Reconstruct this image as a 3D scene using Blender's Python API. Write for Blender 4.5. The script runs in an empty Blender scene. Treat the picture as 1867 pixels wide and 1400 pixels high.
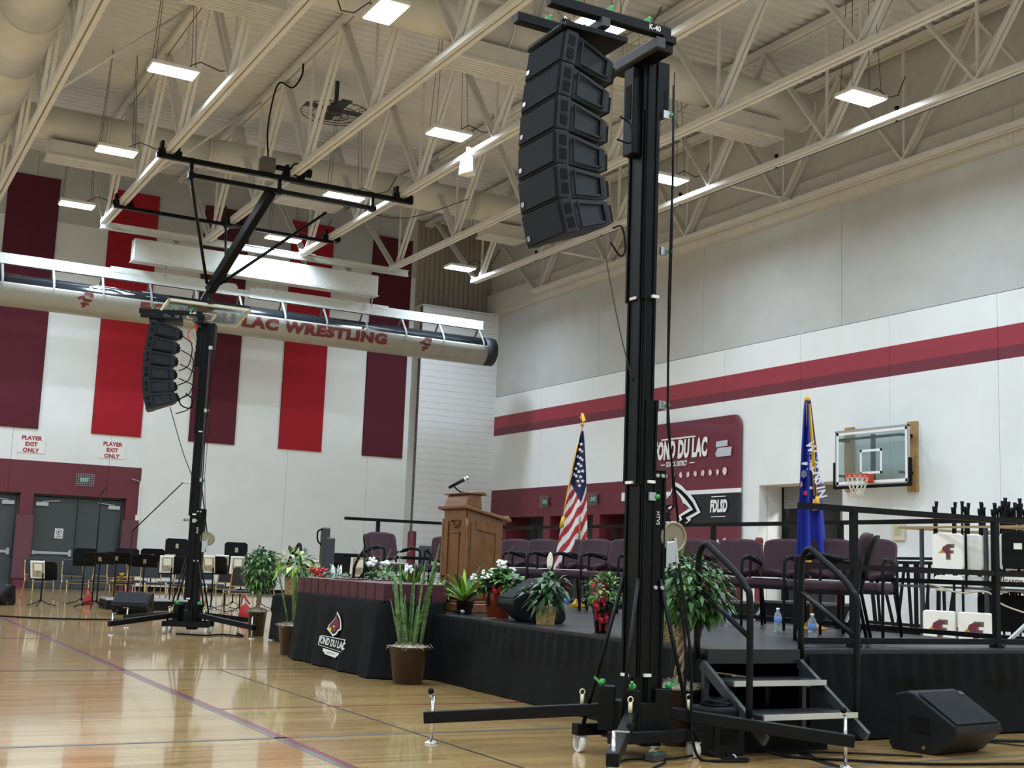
import bpy, bmesh, math, random
from mathutils import Vector, Matrix, Euler
C = bpy.context.scene.collection
rnd = random.Random(7)
PI = math.pi
V = Vector

# ---------------- camera, world, lights, exposure ----------------
FPX, YAW, PITCH, ROLL, CAMH = 2260.72, math.radians(28.8), math.radians(8.318), math.radians(2.177), 1.10
_f = V((math.sin(YAW)*math.cos(PITCH), math.cos(YAW)*math.cos(PITCH), math.sin(PITCH)))
_r0 = V((math.cos(YAW), -math.sin(YAW), 0)); _u0 = _r0.cross(_f)
_r = _r0*math.cos(ROLL) + _u0*math.sin(ROLL); _u = _u0*math.cos(ROLL) - _r0*math.sin(ROLL)
cam = bpy.data.cameras.new('camera'); cam.sensor_width = 36; cam.lens = FPX/1867*36
cam.clip_end = 200
camo = bpy.data.objects.new('camera', cam); C.objects.link(camo)
camo.matrix_world = Matrix(((_r.x, _u.x, -_f.x, 0), (_r.y, _u.y, -_f.y, 0), (_r.z, _u.z, -_f.z, CAMH), (0, 0, 0, 1)))
sc = bpy.context.scene; sc.camera = camo
sc.view_settings.view_transform = 'Standard'; sc.view_settings.look = 'None'
sc.view_settings.gamma = 1; sc.view_settings.use_curve_mapping = False
sc.view_settings.exposure = 0.0
w = bpy.data.worlds.new('world'); sc.world = w; w.use_nodes = True
w.node_tree.nodes['Background'].inputs[0].default_value = (.6, .68, .75, 1)
w.node_tree.nodes['Background'].inputs[1].default_value = .05
LAMP_W = 194.0     # watts of each high-bay lamp's downward light

def at(px, py, ax, val):
    """the point where the sight line of a photo pixel meets the plane axis=val"""
    d = _f + _r*((px-933.5)/FPX) - _u*((py-700)/FPX)
    o = V((0, 0, CAMH)); t = (val-o[ax])/d[ax]
    return o + d*t

# ---------------- materials ----------------
def lin(h):
    if isinstance(h, str):
        h = h.lstrip('#'); h = [int(h[i:i+2], 16)/255 for i in (0, 2, 4)]
    return tuple((x/12.92 if x <= .04045 else ((x+.055)/1.055)**2.4) for x in h)
MATS = {}
def mat(name, col, rough=.55, metal=0, var=.0, scale=6, bump=0, bscale=40, coat=0, emit=0, trans=0, stretch=None, sheen=0, var2=None, spec=None):
    if name in MATS: return MATS[name]
    m = bpy.data.materials.new(name); m.use_nodes = True; nt = m.node_tree; b = nt.nodes['Principled BSDF']
    c = lin(col); b.inputs['Base Color'].default_value = (*c, 1)
    b.inputs['Roughness'].default_value = rough; b.inputs['Metallic'].default_value = metal
    b.inputs['Coat Weight'].default_value = coat
    if spec is None and max(c) < .012: spec = .18
    if spec is not None: b.inputs['Specular IOR Level'].default_value = spec
    if sheen: b.inputs['Sheen Weight'].default_value = sheen
    if trans: b.inputs['Transmission Weight'].default_value = trans; b.inputs['IOR'].default_value = 1.3
    if emit: b.inputs['Emission Color'].default_value = (*c, 1); b.inputs['Emission Strength'].default_value = emit
    if var or bump:
        tc = nt.nodes.new('ShaderNodeTexCoord'); src = tc.outputs['Object']
        if stretch:
            mp = nt.nodes.new('ShaderNodeMapping'); mp.inputs['Scale'].default_value = stretch
            nt.links.new(src, mp.inputs[0]); src = mp.outputs[0]
        if var:
            n = nt.nodes.new('ShaderNodeTexNoise'); n.inputs['Scale'].default_value = scale; n.inputs['Detail'].default_value = 4
            nt.links.new(src, n.inputs[0])
            r = nt.nodes.new('ShaderNodeValToRGB'); r.color_ramp.elements[0].position = .3; r.color_ramp.elements[1].position = .7
            c2 = lin(var2) if var2 else tuple(min(1, x*(1+var)) for x in c)
            r.color_ramp.elements[0].color = (*[x*(1-var) for x in c], 1) if not var2 else (*c, 1)
            r.color_ramp.elements[1].color = (*c2, 1)
            nt.links.new(n.outputs[0], r.inputs[0]); nt.links.new(r.outputs[0], b.inputs['Base Color'])
        if bump:
            n = nt.nodes.new('ShaderNodeTexNoise'); n.inputs['Scale'].default_value = bscale
            nt.links.new(src, n.inputs[0])
            bp = nt.nodes.new('ShaderNodeBump'); bp.inputs['Strength'].default_value = bump; bp.inputs['Distance'].default_value = .01
            nt.links.new(n.outputs[0], bp.inputs['Height']); nt.links.new(bp.outputs[0], b.inputs['Normal'])
    MATS[name] = m; return m

WHITE = mat('wall_white', '#e2e6e6', .6, var=.03, scale=1.2, bump=.15, bscale=60)
BEIGEW = mat('wall_beige', '#b9bbba', .8, var=.05, scale=1.5, bump=.3, bscale=50)
BLOCKW = mat('block_white', '#dfe2e4', .6, var=.03, scale=2, bump=.3, bscale=80)
MAROON = mat('paint_maroon', '#64202f', .5, var=.05, scale=2)
REDP = mat('paint_red', '#922a3a', .5, var=.04, scale=2)
MAROON2 = mat('paint_maroon_stripe', '#6b2132', .5, var=.04, scale=2)
STEELB = mat('beige_steel', '#d6d5d2', .5, var=.05, scale=3)
DECKM = mat('roof_deck', '#d6d8da', .6, var=.05, scale=2)
DUCTM = mat('duct_beige', '#d0cfc8', .45, metal=.0, var=.06, scale=2)
BLK = mat('black_paint', '#08090b', .42, var=.15, scale=8)
BLKM = mat('black_matte', '#09090b', .7, var=.15, scale=12)
BLKCAB = mat('cabinet_black', '#12181f', .5, spec=.3, bump=.3, bscale=250)
GRILLE = mat('speaker_grille', '#10141a', .6, bump=.6, bscale=400)
DKGREY = mat('dark_grey', '#33373b', .5, var=.1)
GREYD = mat('door_grey', '#3b4343', .45, var=.05, scale=3)
CHROME = mat('chrome', '#c9ccd0', .2, metal=1)
ALU = mat('aluminium', '#b9bcc0', .35, metal=.9)
WHITEP = mat('white_plastic', '#e6e8e6', .4)
WSTEEL = mat('white_steel', '#cfd4d2', .45, var=.04)
WOODL = mat('lectern_oak', '#6e4520', .4, var=.3, scale=5, stretch=(10, 10, 1), coat=.3)
WOODB = mat('raw_timber', '#a8824f', .6, var=.25, scale=4, stretch=(9, 9, 1))
SKIRT = mat('skirt_black', '#060709', .8, bump=.3, bscale=90)
TCLOTH = mat('cloth_black', '#080b0d', .85, bump=.3, bscale=160)
DECKS = mat('stage_deck', '#1f2226', .32, var=.12, scale=14)
UPH = mat('chair_fabric', '#38212a', .95, var=.25, scale=120, bump=.4, bscale=200, sheen=.1)
UPHBK = mat('chair_shell', '#0b0b0e', .6)
GREENCLAMP = mat('green_knob', '#3f9a4d', .4)
YELLOW = mat('hazard_yellow', '#d8c52e', .5)
LEAF = mat('leaf_green', '#2f5a26', .45, var=.35, scale=9)
LEAFD = mat('leaf_dark', '#22431f', .4, var=.35, scale=9)
LEAFY = mat('leaf_yellow_green', '#7fa52e', .45, var=.2, scale=12)
LEAFP = mat('leaf_pale', '#b9c98a', .5, var=.15, scale=12)
SNAKE = mat('snake_leaf', '#24401f', .4, var=.1, scale=9, stretch=(1, 1, 5), var2='#6b8a4c')
WFLOW = mat('petal_white', '#f0f1ee', .6)
RFLOW = mat('petal_red', '#c11f35', .55, var=.1)
TERRA = mat('terracotta', '#a8431f', .6, var=.1)
BPOT = mat('brown_pot', '#37261f', .4, var=.08)
WICK = mat('wicker', '#a88d5e', .8, var=.35, scale=30, bump=1, bscale=90)
MOSS = mat('spanish_moss', '#a49a86', .95, var=.3, scale=40, bump=1, bscale=90)
BARK = mat('bark', '#8e7c62', .85, var=.25, scale=20)
GOLD = mat('gold', '#c79a35', .35, metal=.6)
FRINGE = mat('gold_fringe', '#d6a52c', .8)
ORANGE = mat('rim_orange', '#d3401e', .4)
NETM = mat('net_white', '#d9d6c8', .8)
PAPER = mat('paper', '#e4e3da', .8)
PHOTO = mat('photo_print', '#9a9384', .7, var=.5, scale=25)
GLASS = mat('glass_panel', '#bfd0cf', .03, trans=.92)
TAN = mat('tan_tube', '#a88e62', .35, metal=.5)
CUSH = mat('vinyl_grey', '#1b1d24', .6)
REDC = mat('red_cloth', '#98101f', .8)
BLUEF = mat('flag_blue', '#23309a', .7)
NAVY = mat('flag_navy', '#1d2148', .75)
FRED = mat('flag_red', '#a5262f', .7)
FWHITE = mat('flag_white', '#dcd9d6', .7)

# ---------------- mesh builder ----------------
class MB:
    def __init__(s): s.v = []; s.f = []; s.m = []; s.s = []
    def add(s, vs, fs, m=0, sm=False):
        n = len(s.v); s.v += [V(v) for v in vs]
        for f in fs: s.f.append([i+n for i in f]); s.m.append(m); s.s.append(sm)
        return s
    def box(s, c, d, m=0, r=None):
        x, y, z = d[0]/2, d[1]/2, d[2]/2; c = V(c)
        vs = [V((a*x, b*y, e*z)) for e in (-1, 1) for b in (-1, 1) for a in (-1, 1)]
        if r is not None:
            R = Matrix.Rotation(r, 3, 'Z') if isinstance(r, (int, float)) else r
            vs = [R@v for v in vs]
        return s.add([v+c for v in vs], [(0, 2, 3, 1), (4, 5, 7, 6), (0, 1, 5, 4), (2, 6, 7, 3), (0, 4, 6, 2), (1, 3, 7, 5)], m)
    def b2(s, a, b, m=0):
        a = V(a); b = V(b); return s.box((a+b)/2, [abs(b[i]-a[i]) for i in range(3)], m)
    def bar(s, p, q, w, h=None, m=0, up=(0, 0, 1), o=(0, 0)):
        h = h or w; p = V(p); q = V(q); d = (q-p).normalized(); up = V(up)
        if abs(d.dot(up)) > .97: up = V((0, 1, 0))
        a = d.cross(up).normalized(); b = a.cross(d)
        p = p+a*o[0]+b*o[1]; q = q+a*o[0]+b*o[1]
        vs = [e+a*(i*w/2)+b*(j*h/2) for e in (p, q) for i, j in ((-1, -1), (1, -1), (1, 1), (-1, 1))]
        return s.add(vs, [(0, 1, 2, 3), (7, 6, 5, 4), (0, 4, 5, 1), (1, 5, 6, 2), (2, 6, 7, 3), (3, 7, 4, 0)], m)
    def tube(s, pts, r, m=0, n=8, cap=True, closed=False, sm=True):
        pts = [V(p) for p in pts]; k = len(pts); rs = r if isinstance(r, (list, tuple)) else [r]*k
        rings = []; a = None
        for i in range(k):
            if closed: d = pts[(i+1) % k]-pts[i-1]
            else: d = pts[min(i+1, k-1)]-pts[max(i-1, 0)]
            d = d.normalized() if d.length > 1e-9 else V((0, 0, 1))
            if a is None:
                a = d.cross(V((0, 0, 1)))
                if a.length < .05: a = d.cross(V((0, 1, 0)))
            a = (a-d*a.dot(d)).normalized(); b = d.cross(a)
            rings.append([pts[i]+a*(rs[i]*math.cos(2*PI*j/n))+b*(rs[i]*math.sin(2*PI*j/n)) for j in range(n)])
        fs = []; kk = k if closed else k-1
        for i in range(kk):
            for j in range(n):
                i2 = (i+1) % k; fs.append((i*n+j, i*n+(j+1) % n, i2*n+(j+1) % n, i2*n+j))
        s.add([v for R in rings for v in R], fs, m, sm)
        if cap and not closed:
            n0 = len(s.v)-k*n
            s.f.append([n0+j for j in range(n)][::-1]); s.m.append(m); s.s.append(False)
            s.f.append([n0+(k-1)*n+j for j in range(n)]); s.m.append(m); s.s.append(False)
        return s
    def cyl(s, p, q, r, r2=None, m=0, n=16, sm=True):
        return s.tube([p, q], [r, r if r2 is None else r2], m, n, True, False, sm)
    def lathe(s, prof, c=(0, 0, 0), m=0, n=20, sm=True):
        c = V(c); vs = []; fs = []
        for r, z in prof: vs += [c+V((r*math.cos(2*PI*j/n), r*math.sin(2*PI*j/n), z)) for j in range(n)]
        for i in range(len(prof)-1):
            for j in range(n): fs.append((i*n+j, i*n+(j+1) % n, (i+1)*n+(j+1) % n, (i+1)*n+j))
        s.add(vs, fs, m, sm); n0 = len(s.v)-len(prof)*n
        if prof[0][0] > 1e-4: s.f.append([n0+j for j in range(n)][::-1]); s.m.append(m); s.s.append(False)
        if prof[-1][0] > 1e-4: s.f.append([n0+(len(prof)-1)*n+j for j in range(n)]); s.m.append(m); s.s.append(False)
        return s
    def ball(s, c, r, m=0, n=10, sq=(1, 1, 1)):
        c = V(c); vs = [c+V((0, 0, -r*sq[2]))]; k = n//2
        for i in range(1, k):
            t = PI*i/k-PI/2
            vs += [c+V((r*sq[0]*math.cos(t)*math.cos(2*PI*j/n), r*sq[1]*math.cos(t)*math.sin(2*PI*j/n), r*sq[2]*math.sin(t))) for j in range(n)]
        vs.append(c+V((0, 0, r*sq[2]))); fs = [(0, 1+(j+1) % n, 1+j) for j in range(n)]
        for i in range(k-2):
            for j in range(n): fs.append((1+i*n+j, 1+i*n+(j+1) % n, 1+(i+1)*n+(j+1) % n, 1+(i+1)*n+j))
        l = len(vs)-1; fs += [(l, 1+(k-2)*n+j, 1+(k-2)*n+(j+1) % n) for j in range(n)]
        return s.add(vs, fs, m, True)
    def prism(s, pts, d, m=0, sm=False):
        """polygon of 3-D points extruded by vector d"""
        n = len(pts); pts = [V(p) for p in pts]; d = V(d)
        nrm = V((0, 0, 0))
        for i in range(n): nrm += pts[i].cross(pts[(i+1) % n])
        if nrm.dot(d) > 0: pts = pts[::-1]
        s.add(pts+[p+d for p in pts], [list(range(n)), list(range(2*n-1, n-1, -1))]+[(i, i+n, (i+1) % n+n, (i+1) % n)for i in range(n)], m, sm)
        return s
    def grid(s, fn, nu, nv, m=0, sm=True, mf=None, th=0):
        vs = [V(fn(i/nu, j/nv)) for j in range(nv+1) for i in range(nu+1)]; n0 = len(s.v); s.v += vs
        for j in range(nv):
            for i in range(nu):
                a = n0+j*(nu+1)+i; s.f.append([a, a+1, a+nu+2, a+nu+1])
                s.m.append(mf((i+.5)/nu, (j+.5)/nv) if mf else m); s.s.append(sm)
        return s
    def each(s, name, mats, parent=None, **k):
        """build every loose piece as an object of its own"""
        par = list(range(len(s.v)))
        def fd(a):
            while par[a] != a: par[a] = par[par[a]]; a = par[a]
            return a
        for f in s.f:
            for i in f[1:]: par[fd(i)] = fd(f[0])
        gr_ = {}
        for fi, f in enumerate(s.f): gr_.setdefault(fd(f[0]), []).append(fi)
        out = []
        for fis in gr_.values():
            vi = sorted({i for fi in fis for i in s.f[fi]}); mp_ = {v: j for j, v in enumerate(vi)}
            m = MB(); m.v = [s.v[i] for i in vi]; m.f = [[mp_[i] for i in s.f[fi]] for fi in fis]; m.m = [s.m[fi] for fi in fis]; m.s = [s.s[fi] for fi in fis]
            out.append(m.build(name, mats, parent, **k))
        return out
    def xf(s, M):
        s.v = [M@v for v in s.v]; return s
    def mesh(s, name, mats, bevel=0, solid=0, seg=1, weld=False):
        me = bpy.data.meshes.new(name); me.from_pydata([tuple(v) for v in s.v], [], s.f)
        for m in (mats if isinstance(mats, (list, tuple)) else [mats]): me.materials.append(m)
        me.polygons.foreach_set('material_index', s.m); me.polygons.foreach_set('use_smooth', s.s)
        if bevel or solid or weld:
            bm = bmesh.new(); bm.from_mesh(me)
            if weld: bmesh.ops.remove_doubles(bm, verts=bm.verts, dist=1e-4)
            if solid: bmesh.ops.solidify(bm, geom=bm.faces[:], thickness=solid)
            if bevel:
                es = [e for e in bm.edges if len(e.link_faces) == 2 and e.calc_face_angle(0) > .6]
                bmesh.ops.bevel(bm, geom=es, offset=bevel, segments=seg, affect='EDGES', profile=.5, clamp_overlap=True)
            bm.to_mesh(me); bm.free()
        me.update(); return me
    def build(s, name, mats, parent=None, bevel=0, solid=0, seg=1, label=None, loc=None, weld=False):
        o = bpy.data.objects.new(name, s.mesh(name, mats, bevel, solid, seg, weld)); C.objects.link(o)
        if parent: o.parent = parent
        if loc is not None: o.location = loc
        if label: o['label'] = label
        return o

def tag(o, label=None, cat=None, group=None, kind=None):
    if label: o['label'] = label
    if cat: o['category'] = cat
    if group: o['group'] = group
    if kind: o['kind'] = kind
    return o
def thing(name, label, cat, loc=(0, 0, 0), rz=0, group=None):
    o = bpy.data.objects.new(name, None); C.objects.link(o); o.empty_display_size = .1
    o.location = loc; o.rotation_euler = (0, 0, rz)
    return tag(o, label, cat, group)
def dup(root, loc, rz=0, label=None, group=None, sc_=None):
    def cp(o, par):
        c = o.copy(); C.objects.link(c)
        if par: c.parent = par
        for ch in list(kids.get(o.name, [])): cp(bpy.data.objects[ch], c)
        return c
    kids = {}
    def walk(o):
        kids[o.name] = [c.name for c in o.children]
        for c in o.children: walk(c)
    walk(root)
    r = cp(root, None); r.location = loc
    r.rotation_euler = (0, 0, rz)
    if label: r['label'] = label
    if group: r['group'] = group
    if sc_: r.scale = (sc_,)*3 if isinstance(sc_, (int, float)) else sc_
    return r
def struct(name, mb, mats, parent=None, **k):
    o = mb.build(name, mats, parent, **k)
    if not parent: o['kind'] = 'structure'
    return o
def piece(name, me, parent, loc=(0, 0, 0), rot=None, scale=None):
    o = bpy.data.objects.new(name, me); C.objects.link(o); o.parent = parent; o.location = loc
    if rot is not None: o.rotation_euler = rot
    if scale is not None: o.scale = scale
    return o
def text_mb(txt, size=1, xs=1, shear=0, bold=0, align='CENTER', cuts=0, spacing=1):
    """lettering as flat mesh data in the xy plane (height ~ size)"""
    cu = bpy.data.curves.new('lettering', 'FONT'); cu.body = txt; cu.size = size; cu.align_x = align; cu.align_y = 'CENTER'
    cu.shear = shear; cu.offset = bold; cu.space_character = spacing; cu.resolution_u = 3
    o = bpy.data.objects.new('lettering', cu); C.objects.link(o)
    dg = bpy.context.evaluated_depsgraph_get(); me = bpy.data.meshes.new_from_object(o.evaluated_get(dg))
    bm = bmesh.new(); bm.from_mesh(me)
    for k in range(1, cuts):
        bmesh.ops.bisect_plane(bm, geom=bm.verts[:]+bm.edges[:]+bm.faces[:], plane_co=(0, size*(k/cuts-.5), 0), plane_no=(0, 1, 0))
    mb = MB(); mb.add([(v.co.x*xs, v.co.y, 0) for v in bm.verts], [[v.index for v in f.verts] for f in bm.faces])
    bm.free(); bpy.data.objects.remove(o); bpy.data.curves.remove(cu); bpy.data.meshes.remove(me)
    return mb
def frame_mx(o, x, y, z=None):
    x = V(x).normalized(); y = V(y).normalized(); z = x.cross(y) if z is None else V(z)
    return Matrix(((x.x, y.x, z.x, o[0]), (x.y, y.y, z.y, o[1]), (x.z, y.z, z.z, o[2]), (0, 0, 0, 1)))

# ---------------- high-bay lamps (they light the room) ----------------
LAMPG = mat('lamp_diffuser', '#ffffff', .4, emit=9.0)
LW = mat('lamp_housing', '#e3e3e0', .4)
def lamp(x, y, label, rz=0, double=False, z=9.72, group=None, cord=True):
    t = thing('high_bay_lamp', label, 'ceiling lamp', (x, y, z), rz, group)
    L, W = (.86, .5) if not double else (.96, .42)
    MB().box((0, 0, .05), (L, W, .07)).box((0, 0, .11), (L*.35, W*.5, .06)).build('housing', LW, t, bevel=.008)
    if double:
        for k in (-1, 1): MB().box((k*.245, 0, .006), (.44, W-.06, .016)).build('diffuser', LAMPG, t)
    else: MB().box((0, 0, .006), (L-.06, W-.06, .016)).build('diffuser', LAMPG, t)
    m = MB()
    for a in (-1, 1):
        for b in (-1, 1): m.cyl((a*L*.42, b*W*.3, .08), (a*L*.30, b*.06, 2.3), .006, n=5)
    m.build('suspension_wire', DKGREY, t)
    if cord:
        MB().tube([(.2, 0, .13), (.5, .1, .35), (.9, .2, .3), (1.25, .3, .45), (1.5, .35, .9)], .012, n=6).build('power_cord', DKGREY, t)
    ld = bpy.data.lights.new('lamp_light', 'AREA'); ld.shape = 'RECTANGLE'; ld.size = L; ld.size_y = W; ld.energy = LAMP_W; ld.color = (.735, .875, 1); ld.spread = math.radians(165)
    lo = bpy.data.objects.new('lamp_light', ld); C.objects.link(lo); lo.parent = t; lo.location = (0, 0, -.02)
    return t
seen = {(4.78, 21.9): 'high bay lamp hanging alone above the left end of the black hoop frame',
        (4.86, 27.2): 'high bay lamp close beside the beige duct box at the left',
        (4.9, 32.2): 'high bay lamp hanging before the leftmost dark wall banner',
        (10.4, 22.0): 'high bay lamp hanging just above the white ceiling loudspeaker',
        (15.8, 32.2): 'high bay lamp hanging over the white block wall corner',
        (10.15, 16.05): 'high bay lamp seen right above the near hanging speaker column',
        (15.75, 15.9): 'high bay lamp nearest the right wall, right of the duct end',
        (15.75, 21.8): 'high bay lamp just right of the near black tower mast'}
for (x, y), l in seen.items(): lamp(x, y, l)
lamp(7.05, 17.45, 'high bay lamp turned lengthwise at the top of the picture under the beige duct', PI/2)
lamp(10.25, 27.4, 'twin panel high bay lamp next to the right end of the black hoop frame', 0, True)
lamp(10.35, 32.2, 'twin panel high bay lamp hanging over the white casing at the back', 0, True)
for x in (-12., -6.4, -.8, 4.8, 10.3, 15.8):
    for y in (-5.5, 0., 5.3, 10.6, 16., 21.9, 27.3, 32.2):
        if x > 3 and y > 15 or y > 15 and x > 9: continue
        lamp(x, y, 'high bay lamp of the hall outside the picture', group='high bay lamps outside the picture', cord=False)

# ---------------- room shell ----------------
W = 18.86; D = 36.08; YB = 35.4; ZR = 12.16
def cells(mb, ax, pos, th, us, zs, holes=(), mz=None):
    """a wall slab in the plane axis=pos (ax 0 or 1), thickness th going outward, cut on breaks, with holes left open"""
    us = sorted(set([us[0], us[1]]+[h[i] for h in holes for i in (0, 1) if us[0] < h[i] < us[1]]))
    zs = sorted(set(list(zs)+[h[i] for h in holes for i in (2, 3) if zs[0] < h[i] < zs[-1]]))
    for u0, u1 in zip(us, us[1:]):
        for z0, z1 in zip(zs, zs[1:]):
            uc, zc = (u0+u1)/2, (z0+z1)/2
            if any(h[0] < uc < h[1] and h[2] < zc < h[3] for h in holes): continue
            m = mz(uc, zc) if mz else 0
            if ax == 0: mb.b2((pos, u0, z0), (pos+th, u1, z1), m)
            else: mb.b2((u0, pos, z0), (u1, pos+th, z1), m)
    return mb
# floor: maple strips by material, painted court lines as thin paint on top
fm = bpy.data.materials.new('maple_floor'); fm.use_nodes = True; nt = fm.node_tree; b = nt.nodes['Principled BSDF']
tc = nt.nodes.new('ShaderNodeTexCoord')
br = nt.nodes.new('ShaderNodeTexBrick'); br.inputs['Scale'].default_value = 1; br.inputs['Brick Width'].default_value = .9
br.inputs['Row Height'].default_value = .057; br.inputs['Mortar Size'].default_value = .002; br.inputs['Mortar Smooth'].default_value = .3
br.offset = .37; br.inputs['Bias'].default_value = 0
br.inputs['Color1'].default_value = (*lin('#d2b076'), 1); br.inputs['Color2'].default_value = (*lin('#b08c55'), 1); br.inputs['Mortar'].default_value = (*lin('#8d6a40'), 1)
nz = nt.nodes.new('ShaderNodeTexNoise'); nz.inputs['Scale'].default_value = 2.5; nz.inputs['Detail'].default_value = 6
mp = nt.nodes.new('ShaderNodeMapping'); mp.inputs['Scale'].default_value = (.5, 7, 1)
mx = nt.nodes.new('ShaderNodeMixRGB'); mx.blend_type = 'MULTIPLY'; mx.inputs[0].default_value = .85
rp = nt.nodes.new('ShaderNodeValToRGB'); rp.color_ramp.elements[0].color = (.6, .55, .5, 1); rp.color_ramp.elements[1].color = (1.15, 1.15, 1.15, 1)
nt.links.new(tc.outputs['Object'], br.inputs[0]); nt.links.new(tc.outputs['Object'], mp.inputs[0]); nt.links.new(mp.outputs[0], nz.inputs[0])
nt.links.new(nz.outputs[0], rp.inputs[0]); nt.links.new(br.outputs[0], mx.inputs[1]); nt.links.new(rp.outputs[0], mx.inputs[2]); nt.links.new(mx.outputs[0], b.inputs['Base Color'])
b.inputs['Roughness'].default_value = .22; b.inputs['Coat Weight'].default_value = .8; b.inputs['Coat Roughness'].default_value = .06
bp = nt.nodes.new('ShaderNodeBump'); bp.inputs['Strength'].default_value = .05; bp.inputs['Distance'].default_value = .003
nt.links.new(nz.outputs[0], bp.inputs['Height']); nt.links.new(bp.outputs[0], b.inputs['Normal']); nt.links.new(bp.outputs[0], b.inputs['Coat Normal'])
floor = struct('floor', MB().box((2, 14, -.1), (36.4, 46.4, .2)), fm)
LM = mat('line_maroon', '#7a2435', .3, coat=.5); LG = mat('line_grey', '#5d6163', .3, coat=.5); LK = mat('line_black', '#2a2420', .3, coat=.5)
def line(a, b_, wd, m, label=None):
    return MB().bar((a[0], a[1], .0012), (b_[0], b_[1], .0012), wd, .0016, up=(0, 0, 1)).build('court_line', m, floor, label=label)
line((2.63, -6), (2.63, 34), .05, LM, 'long maroon sideline'); line((2.585, -6), (2.585, 34), .035, LG, 'grey edge of the sideline')
line((2.66, 9.0), (16, 9.0), .03, LM); line((-12, 7.52), (16, 7.52), .04, LG); line((-12, 12.05), (16, 12.05), .035, LK)
line((3.52, -6), (3.52, 12.03), .018, LK); line((-12, 16.3), (2.55, 16.3), .03, LK); line((2.7, 5.65), (16, 5.65), .03, LG)
arc = MB(); n = 48; r0, r1 = 1.02, 1.1
pts = [(6.45+r*math.cos(t*2*PI/n), 5.55+r*math.sin(t*2*PI/n), z) for z in (.0004, .002) for r in (r0, r1) for t in range(n)]
arc.add(pts, [f for t in range(n) for f in ((2*n+t, 3*n+t, 3*n+(t+1) % n, 2*n+(t+1) % n), (n+t, 3*n+t, 3*n+(t+1) % n, n+(t+1) % n))])
arc.build('court_line', LK, floor, label='black circle line')

# back wall (far, facing the camera) of precast panels
WB = bpy.data.objects.new('wall_back', None); C.objects.link(WB); WB['kind'] = 'structure'
doorsB = [(2.2, 4.72, 0, 2.56), (5.06, 7.53, 0, 2.56)]
xs = [-16, -10.9, -8.3, -5.7, -3.5, -.85, 1.75, 4.38, 6.98, 9.58, 12.18, 14.78, 16.13]
def mzB(u, z): return 1 if (u < 7.9 and z < 3.45) else 0
for a, c in zip(xs, xs[1:]):
    br_ = [a+.004, c-.004]
    m = MB()
    hs = list(doorsB)
    segs = [br_[0], 7.9, br_[1]] if br_[0] < 7.9 < br_[1] else br_
    for u0, u1 in zip(segs, segs[1:]): cells(m, 1, D, .25, (u0, u1), [0, 3.45, 10.2, ZR+.3] if u0 < 7.9 else [0, 10.2, ZR+.3], hs, lambda u, z: 2 if z > 10.2 else mzB(u, z))
    m.build('wall_panel', [WHITE, MAROON, BEIGEW], WB)
MB().b2((-16, D+.24, 0), (2.2, D+.5, ZR+.3)).b2((2.2, D+.24, 2.6), (8, D+.5, ZR+.3)).b2((7.6, D+.24, 0), (16.2, D+.5, ZR+.3)).build('joint_filler', mat('joint', '#a9acac', .8), WB)
# door recesses in the back wall
m = MB()
for x0, x1, _, z1 in doorsB:
    m.b2((x0-.02, D+.25, 0), (x0+.05, D+.34, z1)); m.b2((x1-.05, D+.25, 0), (x1+.02, D+.34, z1)); m.b2((x0, D+.25, z1-.05), (x1, D+.34, z1))
m.build('door_frame', GREYD, WB)
def door_leaf(parent_name, x0, x1, y, z1, hinge_left, sign=False, axis=1):
    d = bpy.data.objects.new(parent_name, None); C.objects.link(d); d['kind'] = 'structure'
    wd = x1-x0
    if axis == 1: d.location = (x0, y, 0)
    else: d.location = (y, x0, 0); d.rotation_euler = (0, 0, PI/2); d.scale = (1, 1, 1)
    s = 1 if axis == 1 else -1
    MB().b2((.01, 0, .01), (wd-.01, .05*s, z1-.01)).build('door_panel', GREYD, d)
    o = -.06*s
    m = MB().b2((.08, o, .93), (wd-.12, o+.045*s, 1.0)).b2((.06, 0, .91), (.14, o-.01*s, 1.02)).b2((wd-.16, 0, .88), (wd-.08, o-.01*s, 1.06))
    m.build('panic_bar', ALU, d)
    cx = .22 if hinge_left else wd-.22
    MB().b2((cx-.16, 0, z1-.26), (cx+.16, -.07*s, z1-.16)).bar((cx, -.05*s, z1-.14), (cx+(.45 if hinge_left else -.45), -.08*s, z1-.1), .02, .02).build('door_closer', ALU, d)
    return d
n_ = 1
for x0, x1 in ((2.25, 3.44), (3.48, 4.67), (5.11, 6.28), (6.31, 7.48)):
    d = door_leaf('door_%d' % n_, x0, x1, D+.27, 2.5, n_ % 2 == 1); n_ += 1
    if n_ == 4:
        MB().b2((.62, -.012, 1.37), (.84, -.001, 1.64)).build('notice', PAPER, d, label='white notice with a blue crossed-out symbol')
        ring = MB().tube([(.73+.075*math.cos(t*PI/8), -.014, 1.54+.075*math.sin(t*PI/8)) for t in range(16)], .007, closed=True, n=6).bar((.68, -.014, 1.49), (.78, -.014, 1.59), .012, .006, up=(0, 1, 0))
        ring.b2((.7, -.016, 1.51), (.74, -.013, 1.57)).build('symbol', BLUEF, d)
        MB().b2((.645, -.014, 1.42), (.815, -.0125, 1.435)).b2((.645, -.014, 1.395), (.815, -.0125, 1.405)).build('text_line', DKGREY, d)
MB().b2((3.44, D+.25, 0), (3.48, D+.36, 2.5)).b2((6.28, D+.22, 0), (6.31, D+.36, 2.5)).build('mullion', GREYD, WB)
MB().b2((2, D+.4, -.01), (8, D+1, 3)).build('dark_void', BLKM, WB)
pad = mat('pad_maroon', '#5f3540', .6)
for a, c in ((4.66, 5.12), (7.46, 7.92)): MB().b2((a, D-.05, .25), (c, D, 1.98)).build('wall_pad', pad, WB, bevel=.015)
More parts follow.
